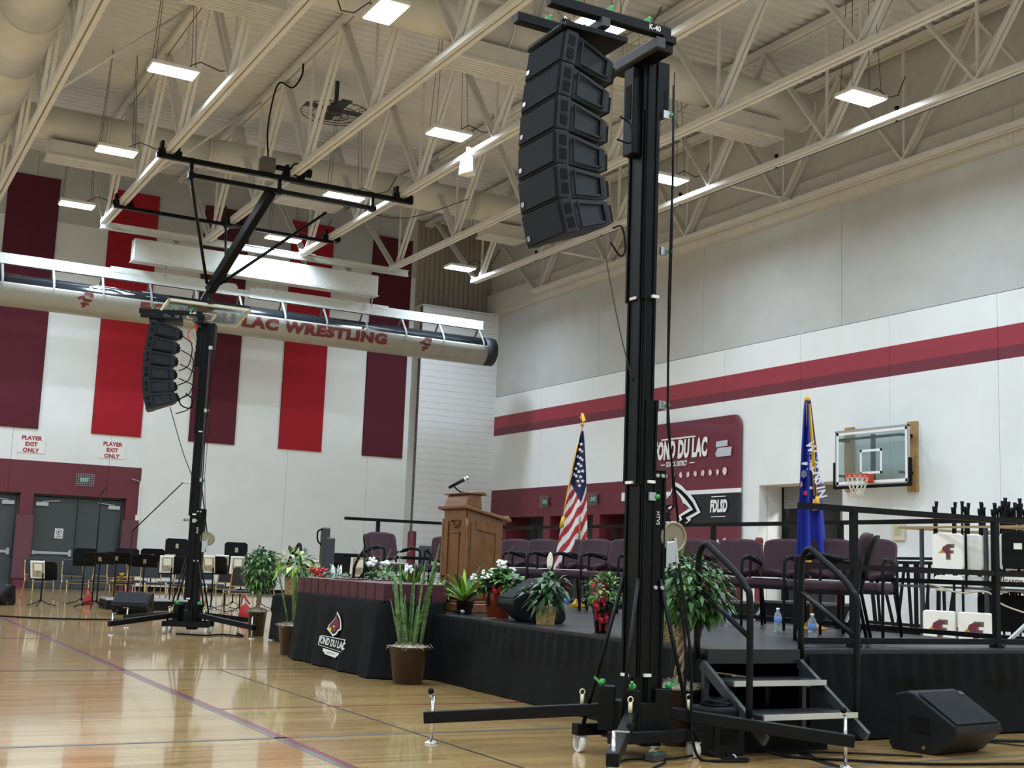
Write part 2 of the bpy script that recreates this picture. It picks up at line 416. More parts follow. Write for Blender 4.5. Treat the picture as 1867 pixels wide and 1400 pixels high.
MB().b2((-16, D-.012, 0), (2.2, D-.002, .12)).b2((7.92, D-.012, 0), (16.1, D-.002, .12)).build('baseboard_back', BLKM)['kind'] = 'structure'

# acoustic banners on the back wall
for i, (x0, z0, zt, dark, lb) in enumerate(((3.4+.24, 4.32, 11.42, 1, 'leftmost tall dark maroon wall banner above the first exit sign board'), (6.42, 4.32, 11.42, 0, 'tall bright red wall banner behind the far hanging speaker column'),
        (9.15, 4.32, 11.42, 1, 'tall dark maroon wall banner right behind the far tower mast'), (11.87, 4.32, 11.42, 0, 'tall bright red wall banner in the middle of the back wall'), (14.58, 4.32, 11.4, 1, 'rightmost tall dark maroon wall banner next to the white pilaster'))):
    t = thing('wall_banner', lb, 'banner', (x0, D-.055, z0), 0, 'acoustic banners on the back wall')
    mm = mat('banner_maroon' if dark else 'banner_red', '#551728' if dark else '#9d1122', .9, var=.06, scale=3, bump=.2, bscale=120)
    MB().b2((0, 0, 0), (1.36, .05, zt-z0)).build('fabric_panel', mm, t, bevel=.006)
    MB().b2((-.006, .03, -.006), (0, .05, zt-z0)).b2((1.36, .03, -.006), (1.366, .05, zt-z0)).build('edge_trim', BLKM, t)

# block wall at the right end of the back wall, courses of white painted block
BW = bpy.data.objects.new('wall_block', None); C.objects.link(BW); BW['kind'] = 'structure'
zt = at(768, 556, 1, YB).z; nc = 45; hh = zt/nc
co = MB().b2((16.13, YB, 0), (W+.3, YB+.2, hh-.012)).mesh('course', BLOCKW)
for k in range(nc): piece('block_course', co, BW, (0, 0, k*hh))
MB().b2((16.13+.004, YB+.006, 0), (W+.3, YB+.19, zt-.02)).build('mortar', mat('mortar', '#c7cacb', .8), BW)
MB().b2((16.13, YB+.01, 0), (16.2, D+.1, zt-.01)).build('return_face', mat('return_grey', '#c9c9c6', .7), BW)
MB().b2((16.1, YB-.02, zt), (W+.3, D+.1, zt+.05)).build('ledge', BLOCKW, BW)
m = MB()
for k in range(15): m.b2((16.25+k*.18, D-.05, zt+.05), (16.25+k*.18+.08, D, ZR+.3))
m.b2((16.13, D, zt+.05), (W+.3, D+.2, ZR+.3)).build('metal_siding', mat('siding', '#9d968a', .6), BW)

# right wall
WR = bpy.data.objects.new('wall_right', None); C.objects.link(WR); WR['kind'] = 'structure'
zseam = at(903.4, 724, 0, W).z
y_dl, y_dr = at(1384, 900, 0, W).y, at(1536, 900, 0, W).y; z_dw = at(1402, 884, 0, W).z
y_b0 = at(1143, 885, 0, W).y-.25; z_band = at(916, 893, 0, W).z; ztop = at(960, 942, 0, W).z
opR = [(at(991, 950, 0, W).y, at(923, 950, 0, W).y), (at(1081, 950, 0, W).y, at(1003, 950, 0, W).y), (at(1170, 950, 0, W).y, at(1093, 950, 0, W).y)]
y_b0 = opR[2][0]-.4
holes = [(y_dr, y_dl, -1, z_dw)]+[(a, b_, -1, ztop) for a, b_ in opR]
ys = [-9, -6.2, -3.5, -.8, 2.0, 4.7, 7.45, 10.15, 12.9, 15.57, 18.26, 20.92, 23.6, 27.95, 32.4, YB+.2]
def mzR(u, z):
    if z < z_band and u > y_b0 and u < YB: return 1
    return 3 if 5.22 < z < 5.46 else 2 if 5.46 < z < 5.85 else 0
for a, c in zip(ys, ys[1:]):
    a2, c2 = a+.004, c-.004
    segs = [a2, y_b0, c2] if a2 < y_b0 < c2 else [a2, c2]
    m = MB()
    for u0, u1 in zip(segs, segs[1:]): cells(m, 0, W, .25, (u0, u1), [0, z_band, 5.22, 5.46, 5.85, zseam-.02], holes, mzR)
    m.build('wall_panel', [WHITE, MAROON, REDP, MAROON2], WR)
ys2 = [-9, -4.4, .3, 5.0, 9.7, 14.7, 19.65, 24.5, 29.3, YB+.9]
for a, c in zip(ys2, ys2[1:]): MB().b2((W+.02, a+.005, zseam), (W+.27, c-.005, 9.24)).build('upper_panel', BEIGEW, WR)
MB().b2((W+.25, -9, z_dw+.05), (W+.4, D+.3, ZR+.4)).b2((W+.25, y_dl+.2, z_dw-1), (W+.4, opR[2][0]-.1, z_dw+.06)).b2((W+.25, -9, 0), (W+.4, y_dr-.05, z_dw+.06)).b2((W+.25, y_dl+.05, 0), (W+.4, opR[2][0]-.1, z_dw)).build('joint_filler', mat('joint', '#a9acac', .8), WR)
yl = [at(x, y, 0, W).y for x, y in ((1857, 270), (1538, 370), (1240, 480), (1078, 500))]
yl = [-9, -4, 1, 6, 10.6]+sorted(yl)+[YB+.6]
for a, c in zip(yl, yl[1:]): MB().b2((W-.14, a+.006, 9.24), (W+.27, c-.006, 9.95)).build('ledge_beam', mat('ledge_beige', '#cbc9c4', .7, var=.05), WR)
MB().b2((W+.02, -9, 9.95), (W+.27, D+.3, ZR+.4)).build('top_band', mat('band_beige', '#c2c2c0', .8, var=.05), WR)
# door recesses in the right wall
m = MB(); dep = .85
for k, (a, b_) in enumerate(opR):
    m.b2((W+.24, b_-.001, 0), (W+dep, b_+.3, ztop+.1)).b2((W+.24, a-.3, 0), (W+dep, a, ztop+.1)).b2((W+.24, a-.1, ztop), (W+dep, b_+.1, ztop+.1))
m.build('door_reveal', MAROON, WR)
fr = MB()
for k, (a, b_) in enumerate(opR):
    mid = (a+b_)/2
    for s0, s1 in ((a+.06, mid-.03), (mid+.03, b_-.06)):
        d = door_leaf('door_%d' % n_, s0, s1, W+dep-.06, ztop-.06, s0 < mid, axis=0); n_ += 1
    fr.b2((W+dep-.1, a, 0), (W+dep, a+.06, ztop)).b2((W+dep-.1, b_-.06, 0), (W+dep, b_, ztop)).b2((W+dep-.1, a, ztop-.06), (W+dep, b_, ztop)).b2((W+dep-.1, mid-.03, 0), (W+dep, mid+.03, ztop))
fr.build('door_frame', GREYD, WR)
MB().b2((W+dep-.005, opR[2][0]-.2, 0), (W+dep+.1, YB+.3, 3.2)).build('dark_void', BLKM, WR)
# wide doorway with a rolling shutter, a grey corridor behind it
hg = mat('corridor_grey', '#77777a', .7)
MB().b2((W+.24, y_dl, 0), (W+.7, y_dl+.2, z_dw+.1)).b2((W+.24, y_dr-.2, 0), (W+.7, y_dr, z_dw+.1)).b2((W+.24, y_dr, z_dw), (W+.7, y_dl, z_dw+.15)).build('doorway_reveal', WHITE, WR)
MB().b2((W+.68, y_dl-.12, 0), (W+.8, y_dl, z_dw)).b2((W+.68, y_dr, 0), (W+.8, y_dr+.04, z_dw)).build('shutter_guide', BLK, WR)
sm_ = MB().b2((W+.66, y_dr, 0), (W+.69, y_dl-.1, .065)).mesh('slat', mat('shutter_steel', '#8a8d8e', .4, metal=.3))
for k in range(8): piece('shutter_slat', sm_, WR, (0, 0, z_dw-.5+k*.07))
MB().b2((W+3.2, y_dr-3, 0), (W+3.3, y_dl+4, 3.6)).b2((W+.8, y_dl+2.6, 0), (W+3.3, y_dl+2.7, 3.6)).b2((W+.8, y_dr-3, 0), (W+3.3, y_dr-2.9, 3.6)).b2((W+.7, y_dr-3, 3.5), (W+3.3, y_dl+3, 3.6)).b2((W+.24, y_dr-3, -.02), (W+3.3, y_dl+3, 0)).b2((W+2.6, y_dl-.3, 0), (W+3.2, y_dl+.1, 3.5)).build('corridor', hg, WR)
MB().b2((W-.012, -9, 0), (W-.002, y_dr, .12)).b2((W-.012, y_dl, 0), (W-.002, opR[2][0], .12)).build('baseboard_right', BLKM)['kind'] = 'structure'
# walls out of the picture
struct('wall_left', MB().box((-16.1, 14, 6.1), (.2, 46.4, 12.8)), WHITE)
struct('wall_front', MB().b2((-16.2, -9.2, 0), (W+.4, -9, 12.6)), WHITE)

# roof deck
cd = MB(); prof = []; y = -9
while y < D+.3: prof += [(y, 0), (y+.1, 0), (y+.14, .06), (y+.22, .06)]; y += .26
n = len(prof)
cd.add([(x, p, ZR+z) for x in (-16.2, W+.4) for p, z in prof], [(i+1, i, i+n, i+1+n) for i in range(n-1)])
cd.b2((-16.2, -9, ZR+.1), (W+.4, D+.4, ZR+.2))
struct('ceiling', cd, DECKM)

# ---------------- roof trusses ----------------
ZB, ZT = 9.5, 12.04; KX = 8.4; PS = 3.64; Y0 = 15.71-PS*6.5; YE = 32.6
tk = [('A', .355), ('B', .675), ('C', 1.0), ('D', 1.315), ('E', 1.64), ('F', 1.96), ('G', 2.21)]
def pair(a, b_, wd, h, gap):
    return MB().bar(a, b_, wd, h, o=(-(gap+wd)/2, 0), up=(0, 0, 1)).bar(a, b_, wd, h, o=((gap+wd)/2, 0), up=(0, 0, 1))
hz = ZT-ZB-.12
wa = MB()
for s in (-1, 1): wa.bar((s*.055, 0, .05), (s*.055, PS/2, hz+.04), .045, .075, up=(1, 0, 0))
web_up = wa.mesh('web', STEELB)
wa = MB()
for s in (-1, 1): wa.bar((s*.055, 0, hz+.04), (s*.055, PS/2, .05), .045, .075, up=(1, 0, 0))
web_dn = wa.mesh('web', STEELB)
wv = MB().bar((0, 0, .05), (0, 0, hz+.05), .05, .05).mesh('vert', STEELB)
bc = pair((0, -8.9, 0), (0, YE, 0), .085, .1, .035).mesh('chord', STEELB)
tcm = pair((0, -8.9, 0), (0, D, 0), .12, .12, .03).mesh('chord', STEELB)
en = MB()
for s in (-1, 1): en.bar((s*.055, 0, .05), (s*.055, 2.9, hz+.02), .045, .08, up=(1, 0, 0))
web_end = en.mesh('web', STEELB)
names = {'A': 'leftmost beige roof truss, ending above the dark banner', 'B': 'beige roof truss carrying the left end of the black hoop frame', 'C': 'beige roof truss carrying the middle of the black hoop frame',
         'D': 'beige roof truss carrying the right end of the black hoop frame', 'E': 'beige roof truss running behind the top of the near speaker column', 'F': 'beige roof truss second from the right wall', 'G': 'beige roof truss closest to the right wall'}
ni = [i for i in range(14) if -9 < Y0+PS*i < YE]
TR = {}
def truss(x, lb, grp=None):
    t = thing('roof_truss', lb, 'roof truss', (x, 0, 0), 0, grp or 'roof trusses')
    piece('bottom_chord', bc, t, (0, 0, ZB)); piece('top_chord', tcm, t, (0, 0, ZT-.02))
    for i in ni:
        y = Y0+PS*i
        piece('web_vertical', wv, t, (0, y, ZB))
        if y+PS/2 < YE+1: piece('web_brace', web_up, t, (0, y, ZB))
        if y-PS/2 > -9: piece('web_brace', web_dn, t, (0, y-PS/2, ZB))
    yl_ = Y0+PS*ni[-1]
    piece('web_brace', web_end, t, (0, YE-.12, ZB))
    if YE-.12-yl_ > 1.2: piece('web_brace', web_dn, t, (0, YE-.12-PS/2, ZB)); piece('web_vertical', wv, t, (0, YE-.2, ZB))
    return t
for k, r in tk: TR[k] = truss(r*KX, names[k])
for x in (.28, -2.4, -5.1, -7.8, -10.5, -13.2): truss(x, 'roof truss of the hall outside the picture', 'roof trusses outside the picture')
# bridging between trusses
def brace(p, q, label, r=.028):
    return tag(MB().cyl(p, q, r, n=8).build('roof_brace', STEELB), label, 'roof brace', 'braces between the roof trusses')
X = {k: r*KX for k, r in tk}
brace((X['C']+.1, 24.9, ZB+.05), (X['D']-.1, 24.9, ZT-.1), 'slanting roof brace between the lamps left of the near speaker column')
brace((X['E']+.1, 20.8, ZB+.05), (X['F']-.1, 20.8, ZT-.1), 'slanting roof brace under the end of the near duct')
brace((X['F']+.08, 20.8, ZB+.02), (X['G']-.08, 20.8, ZB+.02), 'short level roof brace by the right wall, nearer one')
brace((X['F']+.08, 28.0, ZB+.02), (X['G']-.08, 28.0, ZB+.02), 'short level roof brace by the right wall, farther one')
brace((X['B']+.1, 28.2, ZB+.05), (X['C']-.1, 28.2, ZT-.1), 'slanting roof brace behind the winch of the hoop frame')
brace((X['A']+.1, 23.5, ZB+.05), (X['B']-.1, 23.5, ZT-.1), 'slanting roof brace between the two leftmost trusses')
brace((X['D']+.1, 29.5, ZB+.05), (X['E']-.1, 29.5, ZT-.1), 'slanting roof brace above the rightmost dark banner')
brace((X['F']+.1, 14.5, ZB+.05), (X['G']-.1, 14.5, ZT-.1), 'slanting roof brace at the top right corner of the picture')

# ---------------- ducts and air boxes ----------------
def duct(name_label, a, b_, r, tap=True):
    a, b_ = V(a), V(b_); t = thing('air_duct', name_label, 'air duct', a)
    L = (b_-a).length; d = (b_-a)/L; seg = 2.4; k = int(L/seg)
    for i in range(k):
        MB().cyl(d*(i*L/k), d*((i+1)*L/k-.012), r, n=40).build('duct_section', DUCTM, t)
        MB().cyl(d*((i+1)*L/k-.03), d*((i+1)*L/k+.02), r+.012, n=40).build('duct_collar', DUCTM, t)
    m = MB()
    for i in range(k+1):
        p = d*(i*L/k+.6)
        if p.length > L: continue
        m.bar(p+V((0, 0, r)), (p.x, p.y, ZR-a.z), .03, .008, up=(1, 0, 0) if d.x > .5 else (0, 1, 0))
    m.build('hanger_strap', DUCTM, t)
    return t
duct('long beige round duct crossing before the back wall under the roof', (2.6, 29.9, 10.98), (17.4, 29.9, 10.98), .4)
duct('beige round duct crossing above the near speaker column, end cap near the right wall', (2.96, 19.45, 10.95), (17.55, 19.45, 10.95), .41)
duct('largest beige round duct at the upper left corner', (2.38, -2, 10.75), (2.38, 30.2, 10.75), .56)
def airbox(px, py, py_axis_y, L, label):
    p = at(px, py, 1, py_axis_y)
    t = thing('air_box', label, 'air diffuser', (p.x, py_axis_y, 10.12))
    MB().b2((0, -.3, .03), (L, .3, .40)).build('box_body', DUCTM, t, bevel=.01)
    MB().b2((-.03, -.34, 0), (L+.03, -.29, .05)).b2((-.03, .29, 0), (L+.03, .34, .05)).b2((-.03, -.3, 0), (0, .3, .05)).b2((L, -.3, 0), (L+.03, .3, .05)).build('rim', DUCTM, t)
    for k in range(6): MB().b2((.02, -.27+k*.1, .005), (L-.02, -.235+k*.1, .03)).build('louvre', STEELB, t)
    return t
airbox(821, 118, 19.45, 1.9, 'beige air box with grille left of the near speaker column')
airbox(1288, 215, 19.45, 1.75, 'beige air box with grille under the near duct end')
airbox(340, 5, 19.45, 1.6, 'beige air box with grille at the top edge of the picture')
airbox(85, 290, 29.9, 2.2, 'beige air box under the far duct beside the left lamps')
airbox(508, 362, 29.9, 1.6, 'beige air box with a white grille under the far duct behind the hoop frame')
airbox(880, 400, 29.9, 1.2, 'beige air box under the far duct beside the near speaker column')

cl_ = bpy.data.lights.new('corridor_fill_light', 'AREA'); cl_.size = .9; cl_.energy = 110; cl_.color = (1, .95, .85)  # unseen fill light, added because the corridor came out too dark
clo = bpy.data.objects.new('corridor_fill_light', cl_); C.objects.link(clo); clo.location = (W+1.9, (y_dl+y_dr)/2, 3.45)

# ---------------- tower lifts with hanging speaker columns ----------------
def tower(x, y, rz, label, stickers):
    t = thing('tower_lift', label, 'tower lift', (x, y, 0), rz)
    mx_ = .005
    for (cx_, z0, z1, wx, wy) in ((mx_+.075, .06, 1.72, .13, .17), (mx_+.004, .46, 2.15, .105, .19), (mx_-.02, 1.62, 4.3, .105, .17), (mx_-.035, 2.78, 4.36, .1, .19)):
        m = MB().b2((cx_-wx/2, -wy/2, z0), (cx_+wx/2, wy/2, z1))
        for sy in (-1, 1):
            for ox in (-.35, .35): m.b2((cx_+ox*wx-.008, sy*wy/2, z0), (cx_+ox*wx+.008, sy*(wy/2+.012), z1))
        m.b2((cx_-wx/2-.012, -wy*.42, z0), (cx_-wx/2, -wy*.3, z1)).b2((cx_-wx/2-.012, wy*.3, z0), (cx_-wx/2, wy*.42, z1))
        m.build('mast_section', BLK, t, bevel=.004)
    m = MB()
    for z in (.47, 1.63, 2.79): m.b2((mx_-.09, -.035, z-.005), (mx_-.075, .035, z+.012)).b2((mx_-.02, -.118, z), (mx_+.03, -.1, z+.018))
    m.each('rubber_stop', WHITEP, t)
    # base
    MB().box((mx_, 0, .12), (.3, .3, .05)).box((mx_, 0, .22), (.26, .24, .2)).build('base_block', BLK, t, bevel=.006)
    MB().b2((-.3, .16, .1), (.34, .23, .17)).b2((-.3, -.23, .1), (.34, -.16, .17)).each('base_rail', BLK, t, bevel=.004)
    for a in (-.26, .3):
        for b_ in (-.195, .195):
            c_ = MB().cyl((a-.018, b_, .05), (a+.018, b_, .05), .05, n=20).build('caster_wheel', mat('caster_white', '#d5d3cc', .4), t)
            MB().b2((a-.03, b_-.03, .085), (a+.03, b_+.03, .1)).b2((a-.03, b_-.012, .03), (a-.022, b_+.012, .09)).b2((a+.022, b_-.012, .03), (a+.03, b_+.012, .09)).build('caster_fork', ALU, c_)
    for k, an in enumerate((143, 230.5, 323, 50.5)):
        an = math.radians(an); d = V((math.cos(an), math.sin(an), 0))
        h = V((mx_*.5, 0, 0))+d*.2; e = d*1.29
        MB().bar(h+V((0, 0, .26)), e+V((0, 0, .152)), .066, .07).build('outrigger_leg', BLK, t, bevel=.004)
        hb = MB().bar(h-d*.03+V((0, 0, .14)), h-d*.03+V((0, 0, .4)), .1, .1, up=tuple(d)).build('leg_socket', BLK, t, bevel=.004)
        MB().ball(h+d*.0+V((0, 0, .42)), .022).bar(h+V((0, 0, .40)), h+d*.05+V((0, 0, .45)), .015).build('green_knob', GREENCLAMP, hb)
        MB().cyl(h+d*.12+V((0, 0, .28)), h+d*.12+V((0, 0, .34)), .012, n=8).tube([h+d*.12+V((.018*math.cos(q*.785), 0, .355+.018*math.sin(q*.785))) for q in range(8)], .004, closed=True, n=5).build('lock_pin', mat('cream_pin', '#d9cfa8', .5), hb)
        MB().cyl(V(((-.24, -.24, .28, .28)[k], (.195, -.195, -.195, .195)[k], .16)), V((mx_+(-.06, -.06, .1, .1)[k], (.07, -.09, -.09, .07)[k], 1.05)), .012, n=8).build('brace_tube', BLK, t)
        jk = MB().cyl(e-d*.05+V((0, 0, .012)), e-d*.05+V((0, 0, .29)), .011, n=10).build('leveling_jack', CHROME, t)
        MB().lathe([(.045, 0), (.045, .006), (.015, .018)], e-d*.05).build('foot_plate', CHROME, jk)
        s_ = V((-d.y, d.x, 0)); p_ = e-d*.05+V((0, 0, .29))
        MB().bar(p_, p_+s_*.08, .018, .008).build('crank_arm', CHROME, jk)
        MB().ball(p_+s_*.08+V((0, 0, .03)), .02).build('crank_ball', BLKM, jk)
        hz_ = MB()
        for q in range(4): hz_.bar(e-d*(.1+q*.03)+V((0, 0, .19))+s_*.03, e-d*(.125+q*.03)+V((0, 0, .1915))-s_*.03, .014, .002)
        hz_.build('hazard_stripe', YELLOW, jk)
    # winch
    wv_ = MB().lathe([(.02, -.02), (.085, -.02), (.085, -.012), (.05, -.005), (.05, .035), (.085, .04), (.085, .046), (.02, .046)], n=28, sm=False)
    wv_.tube([(.088*math.cos(q*PI/14), .088*math.sin(q*PI/14), .045) for q in range(28)], .012, closed=True, n=6).tube([(.088*math.cos(q*PI/14), .088*math.sin(q*PI/14), -.016) for q in range(28)], .01, closed=True, n=6)
    wv_.xf(Matrix.Translation((mx_+.2, -.04, 1.31))@Matrix.Rotation(PI/2, 4, 'X')).build('winch_drum', mat('winch_zinc', '#8f8875', .45, metal=.6), t)
    MB().box((mx_+.16, -.06, 1.2), (.05, .09, .16)).box((mx_+.19, -.1, 1.22), (.05, .012, .13)).bar((mx_+.2, -.1, 1.31), (mx_+.22, -.11, 1.12), .02, .012).build('winch_bracket', CHROME, t, bevel=.004)
    for (z, dx) in ((1.55, .03), (2.12, .09), (3.1, .08), (4.0, .08)):
        MB().box((mx_+dx-.02, -.112, z), (.05, .016, .05)).build('latch_plate', ALU, t)
        MB().ball((mx_+dx+.015, -.125, z), .016).build('latch_knob', GREENCLAMP, t)
    MB().cyl((mx_+.1, -.1, 1.0), (mx_+.1, -.12, 1.0), .012, n=8).cyl((mx_+.05, -.1, 1.0), (mx_+.05, -.12, 1.0), .012, n=8).cyl((mx_+.09, -.1, 1.68), (mx_+.09, -.12, 1.68), .012, n=8).cyl((mx_+.05, -.1, 1.68), (mx_+.05, -.12, 1.68), .012, n=8).cyl((mx_+.1, -.1, 2.1), (mx_+.1, -.12, 2.1), .012, n=8).each('bolt_head', ALU, t)
    MB().tube([(mx_+.1, -.13, 4.2), (mx_+.1, -.14, 3.6), (mx_+.08, -.15, 2.8), (mx_+.09, -.15, 2.0), (mx_+.2, -.13, 1.4)], .008, n=6).tube([(mx_+.12, -.11, 4.3), (mx_+.12, -.12, 3.2), (mx_+.11, -.12, 2.2), (mx_+.17, -.12, 1.5)], .004, n=5).build('mast_cable', BLKM, t)
    # head
    MB().b2((mx_-.16, -.055, 3.72), (mx_-.09, .055, 4.3)).b2((mx_-.1, -.09, 4.0), (mx_+.1, .09, 4.36)).b2((mx_-.15, -.3, 4.32), (mx_-.03, .2, 4.41)).b2((mx_-.12,-.32,4.38),(mx_-.02,-.24,4.43)).build('carriage', BLK, t, bevel=.005)
    MB().b2((mx_-.163, -.03, 3.95), (mx_-.16, .03, 4.18)).build('slot', BLKM, t)
    MB().bar((-.14, -.33, 4.36), (-.14, .32, 4.36), .07, .07).bar((-.55, -.33, 4.39), (-.55, .12, 4.39), .06, .06).each('cross_beam', DKGREY, t, bevel=.005)
    for yy, x0 in ((-.28, -.93), (.04, -.98)):
        bm_ = MB().bar((x0, yy, 4.45), (-.05 if yy < 0 else -.5, yy, 4.45), .065, .065).build('fork_arm', BLK, t, bevel=.005)
        for q in (-.75, -.5, -.22):
            if q > -.3 and yy > 0: continue
            MB().box((q, yy, 4.495), (.03, .045, .03)).ball((q+.02, yy, 4.52), .014).build('green_pin', GREENCLAMP, bm_)
        if yy < 0 and stickers:
            tx = text_mb('K-40', .05, .9, bold=.001)
            tx.xf(frame_mx((-.18, yy-.034, 4.45), (1, 0, 0), (0, 0, 1))).build('lettering', WHITEP, bm_)
    if stickers:
        tx = text_mb('HTVS', .035, 1).xf(frame_mx((mx_+.06, -.112, 1.42), (0, 0, -1), (1, 0, 0)))
        tx.build('lettering', WHITEP, t)
    return t
towerR = tower(4.42, 6.35, 0, 'tall black tower lift standing nearest, in front of the stage corner', True)
towerL = tower(4.6, 17.45, math.radians(-25), 'tall black tower lift in the distance before the band chairs', True)
MB().cyl((4.14, 6.37, .02), (4.5, 6.42, .03), .02, n=6)

def cab_mesh():
    d, wf, wb, hf, hb = .42, .46, .25, .205, .15
    t = MB()
    P = lambda x, w_, h_: [(x, -w_/2, -h_/2), (x, w_/2, -h_/2), (x, w_/2, h_/2), (x, -w_/2, h_/2)]
    sec = [P(.015, wf, hf), P(.09, wf, hf), P(.11, wf-.03, hf-.012), P(d-.05, wb+.02, hb+.01), P(d, wb, hb-.02)]
    vs = [v for s_ in sec for v in s_]; fs = [(0, 3, 2, 1)]
    for i in range(len(sec)-1):
        for j in range(4): fs.append((i*4+j, i*4+(j+1) % 4, (i+1)*4+(j+1) % 4, (i+1)*4+j))
    n = (len(sec)-1)*4; fs.append((n, n+1, n+2, n+3)); t.add(vs, fs)
    return t.mesh('cabinet', BLKCAB, bevel=.006, seg=2)
cabm = cab_mesh()
gr = MB().add([(0, -.205, -.088), (0, .205, -.088), (0, .205, .088), (0, -.205, .088), (.03, -.226, -.099), (.03, .226, -.099), (.03, .226, .099), (.03, -.226, .099)], [(0, 3, 2, 1), (0, 1, 5, 4), (1, 2, 6, 5), (2, 3, 7, 6), (3, 0, 4, 7)]).mesh('grille', GRILLE)
lg = MB().box((-.004, .17, -.05), (.006, .03, .03)).mesh('badge', CHROME, bevel=.005)
winms = [MB().box((.055, s*.229, z), (.045, .008, .06)).mesh('port', BLKM) for s in (-1, 1) for z in (-.042, .042)]
rbms = []
for s in (-1, 1):
    rb = MB()
    a = V((.125, s*.216, 0)); b_ = V((.36, s*.137, 0)); o = V((.025*.3, s*.006, 0))
    for z in (-.07, .07): rb.bar(a+o+V((0, 0, z)), b_+o+V((0, 0, z*.78)), .008, .012, up=(0, 0, 1))
    rb.bar(a+o+V((0, 0, -.07)), a+o+V((0, 0, .07)), .008, .012); rb.bar(b_+o+V((0, 0, -.055)), b_+o+V((0, 0, .055)), .02, .02)
    rbms.append(rb.mesh('ribs', BLKCAB))
bk = MB().box((.435, 0, 0), (.03, .2, .1)).box((.45, .04, 0), (.03, .06, .06)).mesh('amp', BLKM)
def speaker_column(fx, cy, ztop, rz, where, group):
    base = Matrix.Translation((fx, cy, ztop))@Matrix.Rotation(rz, 4, 'Z')
    top = MB().box((.22, 0, .03), (.44, .47, .035)).b2((.1, -.02, .03), (.16, .02, .17)).b2((.38, -.02, .03), (.42, .02, .13)).cyl((.0, -.2, .02), (.0, .2, .02), .02)
    fo = thing('rigging_frame', 'black fly frame on top of the '+where, 'rigging frame', (fx, cy, ztop), rz)
    top.build('frame_plate', BLK, fo, bevel=.004)
    MB().tube([(.13, 0, .19), (.11, .0, .16), (.13, 0, .13), (.15, 0, .16)], .008, closed=True, n=6).build('shackle', CHROME, fo)
    ordn = ['topmost', 'second', 'third', 'fourth', 'fifth', 'lowest']
    px_, pz = 0, 0
    for i, p in enumerate((-7, -5, -2, 2, 8, 16)):
        th = math.radians(p)
        t = thing('line_array_speaker', '%s black cabinet of the %s' % (ordn[i], where), 'loudspeaker', (0, 0, 0), 0, group)
        dn = V((math.sin(th), 0, -math.cos(th)))   # towards the next one along the front face
        c_ = V((px_, 0, pz))+dn*.1025
        M_ = base@Matrix.Translation(c_)@Matrix.Rotation(-th, 4, 'Y')
        t.rotation_mode = 'XYZ'; t.matrix_world = M_
        px_, pz = (V((px_, 0, pz))+dn*.211)[0], (V((px_, 0, pz))+dn*.211)[2]
        piece('cabinet', cabm, t); piece('grille', gr, t); piece('badge', lg, t); [piece('port', q, t) for q in winms]; [piece('side_rib', q, t) for q in rbms]; piece('amplifier_panel', bk, t)
    return base, px_, pz
bR, ax_, az_ = speaker_column(3.56, 6.21, 4.26, 0, 'near hanging speaker column', 'cabinets of the near speaker column')
bL, _, _ = speaker_column(3.74, 17.3, 4.26, math.radians(-14), 'far hanging speaker column', 'cabinets of the far speaker column')
def cable(pts, r, label, m=BLKM, name='cable', grp=None, n=6):
    return tag(MB().tube(smooth(pts), r, n=n).build(name, m), label, 'cable', grp)
def smooth(pts, k=6):
    P = [V(p) for p in pts]; P = [P[0]*2-P[1]]+P+[P[-1]*2-P[-2]]; out = []
    for i in range(1, len(P)-2):
        for j in range(k):
            t = j/k; a, b_, c, d = P[i-1:i+3]
            out.append(.5*((2*b_)+(c-a)*t+(2*a-5*b_+4*c-d)*t*t+(3*b_-a-3*c+d)*t**3))
    out.append(P[-2]); return out
cable([(4.06, 6.2, 3.08), (4.12, 6.18, 3.0), (4.15, 6.17, 3.05), (4.12, 6.17, 3.18), (4.05, 6.16, 3.16)], .006, 'short loop of cable at the bottom of the near speaker column')
cable([(4.04, 6.1, 3.85), (4.1, 6.07, 3.8), (4.09, 6.05, 3.68), (4.02, 6.1, 3.7)], .006, 'short loop of cable behind the second cabinet of the near column')
cable([(4.03, 6.21, 3.0), (4.2, 6.3, 2.6), (4.36, 6.36, 2.25)], .004, 'thin tie line from the near speaker column down to the mast', DKGREY)
cable([(4.1, 17.3, 3.1), (4.35, 17.4, 2.5), (4.6, 17.5, 2.0), (4.72, 17.4, 1.4)], .006, 'thin tie line from the far speaker column down to the mast', DKGREY)
for k, z in enumerate((4.1, 3.9, 3.7, 3.5)):
    cable([(4.17, 17.2, z), (4.3+.03*k, 17.15, z-.12), (4.28+.02*k, 17.15, z-.4), (4.16, 17.2, z-.5)], .008, ['uppermost', 'second', 'third', 'lowest'][k]+' drooping signal cable behind the far speaker column', grp='drooping cables of the far column')
cable([(4.28, 17.2, 3.3), (4.38, 17.2, 3.22), (4.36, 17.2, 3.1), (4.24, 17.2, 3.12), (4.2, 17.2, 3.2), (4.3, 17.2, 3.28)], .01, 'tight cable coil at the bottom of the far column')

